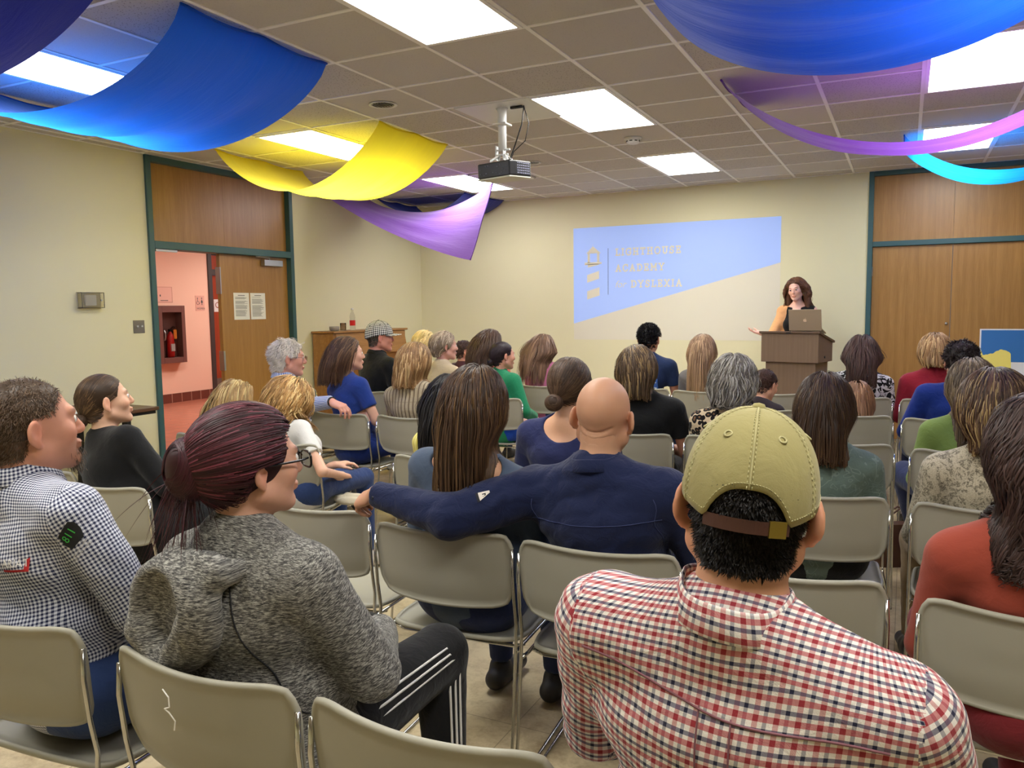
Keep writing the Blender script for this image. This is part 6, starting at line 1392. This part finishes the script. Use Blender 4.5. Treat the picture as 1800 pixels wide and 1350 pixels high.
if want('plaidlady'):
    person('person with a light brown bob in a tan striped blazer', (-2.875, 4.37, 1.298), (-2.855, 4.13), yaw=-18, pitch=0, byaw=-4, hs=.97, g=1.02, sw=.185, skin=(216, 168, 144), shirt=cloth('tan_striped_wool', (178, 164, 140), 'softstripe', (112, 98, 82)), thick=.018, wr=.0025, pants=navyp, lod=1, hth=.022, gb=1.08, collar=dict(h=.02, fold=.035, gap=.5, dz=.004), seed=161, shirt_name='blazer',
           hr=dict(style='long', drop=0.155, rgb=(140, 106, 72), length=.30, N=2200, S=16, wid=.0024, vol=bob_vol(.096, -.07), offs=(.003, .012), clump=.5, var=.25, hi=(196, 164, 120), hip=.2, grav=.3))
if want('blackshirt'):
    person('person in a black tee with shoulder-length brown hair streaked blonde', (-1.355, 4.34, 1.285), (-1.34, 4.04), yaw=-4, pitch=0, roll=-7, byaw=4, hs=.98, g=1.18, sw=.205, skin=(196, 144, 120), shirt=cloth('black_jersey', (20, 21, 23)), sleeve='short', pants=blackp, lod=1, hth=.016, gb=1.3, seed=171,
           hr=dict(style='long', drop=0.15, rgb=(84, 66, 50), length=.30, N=2400, S=18, wid=.0024, vol=bob_vol(.094, -.08), offs=(.003, .016), clump=.6, var=.3, hi=(146, 120, 82), hip=.28, grav=.25, part=-.03))
if want('leopard'):
    person('person with wavy grey hair in a leopard-print top', (-.825, 4.36, 1.245), (-.805, 4.11), yaw=2, byaw=2, hs=.97, g=1.05, sw=.185, skin=(206, 160, 136), shirt=cloth('leopard_print', (214, 194, 164), 'leopard', (26, 22, 24), (120, 90, 66)), pants=blackp, lod=1, hth=.022, gb=1.12, seed=181,
           hr=dict(style='long', drop=0.13, rgb=(118, 112, 104), length=.30, N=2200, S=16, wid=.0024, vol=bob_vol(.098, -.07), offs=(.003, .020), clump=.7, var=.3, hi=(190, 186, 178), hip=.35, wave=.010, wfreq=50, tip=(96, 88, 80), grav=.26))
if want('ash'):
    person('person with long ash-brown hair in a lime green top and jeans', (.285, 4.36, 1.235), (.30, 4.08), yaw=16, byaw=12, hs=.96, g=1.02, sw=.175, skin=(208, 160, 134), shirt=cloth('lime_jersey', (126, 150, 80)), pants=navyp, lod=1, hth=.012, gb=1.08, seed=191, legs={-1: dict(k=(.02, 4.62, .60), a=(.10, 4.75, .20))},
           hr=dict(style='long', drop=0.32, rgb=(96, 80, 62), length=.45, N=2300, S=22, wid=.0022, vol=long_vol(.10, .05, -.03, -.18), offs=(.002, .016), clump=.7, var=.3, hi=(146, 126, 98), hip=.15))
# ---- fifth row
if want('capplaid'):
    o = person('person in a black polo shirt and a black and white checked cap', (-4.065, 5.62, 1.40), (-4.10, 5.33), yaw=-46, pitch=0, byaw=-24, hs=1.06, fem=False, g=1.12, sw=.215, skin=(206, 140, 122), shirt=cloth('black_polo', (20, 21, 24)), sleeve='long', pants=khaki, lod=1, hth=.012, gb=1.15, collar=dict(h=.02, fold=.028, gap=.3, dz=.0), seed=201,
               hr=dict(style='short', rgb=(86, 76, 68), length=.012, N=2600, S=4, wid=.0018, offs=(0, .003), shell=.003, clump=.1, rmask=lambda p: p[:, 2] < .05))
    ball_cap(o, cloth('houndstooth_check', (228, 226, 222), 'gingham', (24, 24, 30), sc=1.6), False)
if want('beige'):
    person('grey-haired person in a beige jacket, facing right behind the brown bob', (-3.40, 5.60, 1.318), (-3.40, 5.30), yaw=-44, byaw=-25, hs=.97, fem=True, g=1.0, sw=.17, skin=(214, 160, 146), shirt=cloth('beige_linen', (196, 178, 150)), thick=.016, pants=khaki, lod=2, eyes=True, hth=.010, seed=211, shirt_name='jacket',
           hr=dict(style='long', drop=0.08, rgb=(140, 122, 106), length=.10, vol=[LE((0, -.02, .02), (.084, .104, .094))], offs=(.002, .010), clump=.6, hi=(190, 172, 154), hip=.3, back=1.0))
if want('green'):
    person('person in an emerald green jacket with dark hair tied back, facing right', (-2.875, 5.62, 1.238), (-2.83, 5.27), yaw=-38, byaw=-18, hs=.95, g=.95, sw=.16, skin=(204, 150, 130), shirt=cloth('emerald_fleece', (34, 132, 92)), thick=.016, pants=brightp, lod=2, eyes=True, hth=.006, seed=221, shirt_name='jacket', collar=dict(h=.02, fold=.03, gap=.4, m=cloth('green_lining', (26, 104, 74))),
           hr=dict(style='tied', rgb=(40, 28, 36), length=.20, N=1600, tie=(0, -.11, -.04), offs=(.001, .004), clump=.3, var=.2, shell=.003, knot=dict(c=(0, -.118, -.05), r=(.026, .022, .028), N=150)))
if want('boy'):
    person('small boy with cropped brown hair and head lowered, beside the grey-haired person', (-.835, 5.52, 1.07), (-.84, 5.27), yaw=-30, pitch=-18, byaw=-10, hs=.88, fem=False, g=.85, sw=.125, skin=(220, 166, 138), shirt=cloth('dark_tee', (52, 44, 50)), pants=denim, lod=1, child=True, hth=.006, seed=231,
           hr=dict(style='short', rgb=(78, 54, 46), length=.018, N=2600, S=5, wid=.0018, offs=(0, .003), shell=.004, clump=.2))
if want('girlbow'):
    o = person('little girl with light brown ponytail and a blue hair bow', (-.265, 5.50, 1.00), (-.29, 5.21), yaw=8, byaw=3, hs=.86, g=.8, sw=.115, skin=(220, 170, 144), shirt=cloth('grey_child_tee', (150, 132, 140)), pants=denim, lod=2, child=True, hth=.006, seed=241,
               hr=dict(style='long', drop=0.13, rgb=(128, 92, 66), length=.26, vol=[LE((0, -.02, .02), (.083, .102, .093)), cone((0, -.09, .02), (0, -.10, -.14), .034, .022, .02)], offs=(.001, .008), clump=.5, hi=(170, 130, 96), hip=.15, back=1.4))
    s, R, hc, base = o['s'], o['R'], o['hc'], o['base']; c0 = hc+A_((0, -.112, .060))*s@R; PP = [ell(c0+R[0]*.028*k, A_((.030, .012, .020)), R, .008) for k in (-1, 1)]+[ell(c0, A_((.010, .012, .012)), R, .008)]
    lo, hi = extent(PP); V, Q = nets(PP, lo, hi, .005); pymesh('hair_bow', V, Q, cloth('blue_ribbon', (96, 150, 226)), o['root'], base)
if want('blue'):
    person('person in a royal blue shirt with short black curls', (.305, 5.48, 1.282), (.24, 5.19), yaw=14, byaw=10, hs=1.0, fem=False, g=1.0, sw=.19, skin=(206, 150, 128), shirt=cloth('royal_blue_cotton', (24, 50, 132)), pants=navyp, lod=1, hth=.030, collar=dict(h=.02, fold=.03, gap=.3), seed=251,
           hr=dict(style='curly', rgb=(36, 26, 28), length=.055, N=3400, S=8, wid=.0026, offs=(0, .006), shell=.018, clump=.6, var=.4))
# ---- sixth row
if want('blonde'):
    person('person with pale blonde hair pulled back, behind the grey-haired person in beige', (-4.19, 6.55, 1.30), (-4.22, 6.31), yaw=-40, byaw=-20, hs=.96, g=.95, sw=.16, skin=(222, 176, 152), shirt=cloth('cream_top', (206, 190, 160)), pants=navyp, lod=2, hth=.016, seed=261,
           hr=dict(style='long', drop=0.1, rgb=(214, 186, 128), length=.14, vol=[LE((0, -.02, .02), (.088, .108, .096))], offs=(.002, .012), clump=.6, hi=(240, 218, 164), hip=.3, back=1.0))
if want('maroon'):
    person('person in a maroon jacket, mostly hidden, in front of the piano', (-4.30, 7.50, 1.16), (-4.35, 7.26), yaw=-52, byaw=-30, hs=.98, fem=False, g=1.0, sw=.19, skin=(206, 150, 130), shirt=cloth('maroon_wool', (84, 48, 56)), pants=navyp, lod=2, hth=.008, seed=271,
           hr=dict(style='short', rgb=(70, 48, 44), length=.03, N=1200, wid=.003, offs=(0, .004), shell=.006))
if want('coral'):
    person('person with long dark brown hair in a coral top', (-3.50, 6.62, 1.31), (-3.50, 6.33), yaw=-20, byaw=-10, hs=.97, g=.95, sw=.165, skin=(214, 160, 136), shirt=cloth('coral_cotton', (228, 122, 108)), pants=denim, lod=2, hth=.012, seed=281,
           hr=dict(style='long', drop=0.28, rgb=(78, 58, 50), length=.40, vol=long_vol(.09, .05, -.03, -.16), offs=(.002, .012), clump=.6, wave=.004))
if want('pink'):
    person('girl with long straight light brown hair in a pink top', (-2.935, 6.58, 1.268), (-2.87, 6.27), yaw=-16, byaw=-5, hs=.95, g=.92, sw=.16, skin=(216, 166, 142), shirt=cloth('pink_cotton', (206, 120, 160)), pants=denim, lod=2, hth=.010, seed=291,
           hr=dict(style='long', drop=0.33, rgb=(110, 82, 66), length=.40, vol=long_vol(.088, .048, -.03, -.17), offs=(.001, .008), clump=.5, hi=(146, 112, 90), hip=.2))
if want('navytee'):
    o = person('person with short black hair in a navy tee with a printed back', (-1.965, 6.60, 1.36), (-1.98, 6.33), yaw=-6, byaw=-2, hs=1.02, fem=False, g=1.02, sw=.20, skin=(196, 140, 112), shirt=cloth('navy_cotton', (28, 44, 82)), sleeve='short', pants=denim, lod=1, hth=.020, seed=301,
               hr=dict(style='spiky', rgb=(26, 24, 30), length=.03, N=3000, S=5, wid=.002, offs=(0, .005), shell=.008, clump=.3))
    wp = simple('white_back_print', (200, 210, 226), .8); bp_ = simple('blue_back_print', (70, 110, 190), .8); F3 = o['F3']
    for k, (a, b, c, d, m_) in enumerate(((.0, .0, .10, .10, bp_), (.01, .012, .09, .026, wp), (.01, .04, .07, .05, wp), (.01, .062, .09, .070, wp), (.03, .08, .08, .09, wp))):
        me = MB().add([(a, b, 0), (c, b, 0), (c, d, 0), (a, d, 0)], [(0, 1, 2, 3)]).build('t', m_); decal('back_print', me.data, o, frame_mtx(o['N']-F3[1]*.3-F3[2]*.26+F3[0]*.02, F3[0], F3[2]), F3[1], m_, o['shirt'], o['base'], .0012+.0006*(k > 0)); D.objects.remove(me)
if want('longblonde'):
    person('girl with very long light brown hair covering the back, at the front row', (-1.49, 6.55, 1.268), (-1.46, 6.28), yaw=0, byaw=0, hs=.95, g=.9, sw=.155, shirt=cloth('grey_tee', (120, 116, 118)), pants=denim, lod=1, hth=.010, seed=311,
           hr=dict(style='long', drop=0.38, rgb=(140, 110, 88), length=.52, N=1900, S=22, wid=.0026, vol=long_vol(.10, .055, -.03, -.24), offs=(.001, .010), clump=.55, var=.22, hi=(184, 152, 120), hip=.25, tip=(170, 138, 104)))
if want('bwpattern'):
    person('person with dark wavy hair in a black and white printed blouse', (-.292, 6.56, 1.268), (-.31, 6.25), yaw=4, byaw=4, hs=.97, g=1.03, sw=.18, skin=(206, 156, 132), shirt=cloth('black_white_print', (226, 226, 230), 'blobs', (24, 24, 28), (20, 20, 24)), pants=blackp, lod=1, hth=.014, seed=321,
           hr=dict(style='long', drop=0.24, rgb=(70, 50, 46), length=.36, N=1700, vol=long_vol(.105, .055, -.02, -.15), offs=(.002, .016), clump=.6, wave=.005, var=.3))
if want('red'):
    person('person with short sandy blonde hair in a red jacket', (.195, 6.58, 1.292), (.22, 6.25), yaw=12, byaw=8, hs=.98, g=1.02, sw=.18, skin=(222, 166, 140), shirt=cloth('red_wool', (156, 36, 54)), thick=.016, pants=khaki, lod=1, hth=.024, seed=331, shirt_name='jacket', collar=dict(h=.02, fold=.03, gap=.4),
           hr=dict(style='long', drop=0.1, rgb=(150, 116, 78), length=.22, N=2000, S=12, wid=.0026, vol=[LE((0, -.02, .02), (.094, .112, .102)), LE((0, -.05, -.03), (.080, .070, .060))], offs=(.002, .014), clump=.7, var=.3, hi=(204, 172, 124), hip=.3))
# ---- the speaker
if want('speaker'):
    cardi = cloth('peach_cardigan', (236, 176, 122))
    o = person('standing person with long curly auburn hair, gesturing behind the lectern', (-1.055, 8.92, 1.785), (-1.03, 8.94), yaw=168, pitch=-6, roll=6, byaw=172, hs=.97, g=.92, sw=.165, skin=(236, 186, 166), shirt=cloth('black_v_top', (18, 18, 20)), sleeve='none', thick=.008, pants=blackp, lod=0, eyes=True, hth=.014, stand=True, seed=341, gb=.95, legs=None,
               neckcut=[lambda o: ell(o['N']+o['F3'][1]*.09+o['u']*.0, (.05, .07, .15), o['F3'], .01, True), lambda o: ell(o['N']+o['u']*.03, (.125, .10, .06), o['F3'], .01, True)],
               arms=dict(R=dict(e=(-1.285, 8.86, 1.17), w=(-1.36, 8.66, 1.20), d=(-.95, -.25, .22), n=(0, .1, -1), curl=(12, 22, 22), thumb=45), L=dict(e=(-.84, 8.86, 1.19), w=(-.97, 8.68, 1.25), d=(-.55, -.6, -.25), n=(0, -.3, 1), curl=(18, 25, 15))),
               hr=dict(style='long', drop=0.22, rgb=(112, 74, 54), length=.36, N=2600, S=24, wid=.0022, vol=[LE((0, -.02, .02), (.088, .102, .094)), cone((-.086, -.025, -.01), (-.105, .0, -.22), .036, .036, .04), cone((.086, -.025, -.01), (.11, .0, -.20), .036, .034, .04), cone((0, -.07, 0), (0, -.09, -.2), .05, .04, .04)], offs=(.001, .014), clump=.8, var=.35, hi=(136, 92, 62), hip=.18, wave=.011, wfreq=75, grav=.16, back=.9, wmax=.2, rmask=lambda p: (p[:, 1] < .05) | (np.abs(p[:, 0]) > .01)))
    # cardigan over the right shoulder and arm, bare left shoulder
    a = o['arms']['R']; N, F3, base = o['N'], o['F3'], o['base']; CP = grow([cone(a['sh']+F3[0]*-.02, a['e'], .047, .040, .03), cone(N-F3[2]*.03+F3[0]*.07-F3[1]*.02, a['sh'], .05, .045, .03), cone(a['sh']-F3[0]*.04-F3[2]*.02, N-F3[2]*.42+F3[0]*.13, .055, .07, .05)], .010)
    lo, hi = extent(CP); V, Q = nets(CP, lo, hi, .007, disp=wrinkler(.003, 8)); pymesh('cardigan', V, Q, cardi, o['root'], base)
    w = MB(); c0 = o['hc']+A_((.080, -.004, -.062))*o['s']@o['R']-base
    for sg in (-1,): c0 = o['hc']+A_((sg*.082, .0, -.060))*o['s']@o['R']-base; w.tube([tuple(c0+o['R'][1]*math.cos(q)*.021+o['R'][2]*math.sin(q)*.021) for q in [k*math.pi/9 for k in range(18)]], .0022, 6, True)
    w.build('hoop_earring', simple('gold_hoop', (200, 170, 110), .3, 1), o['root'], True)
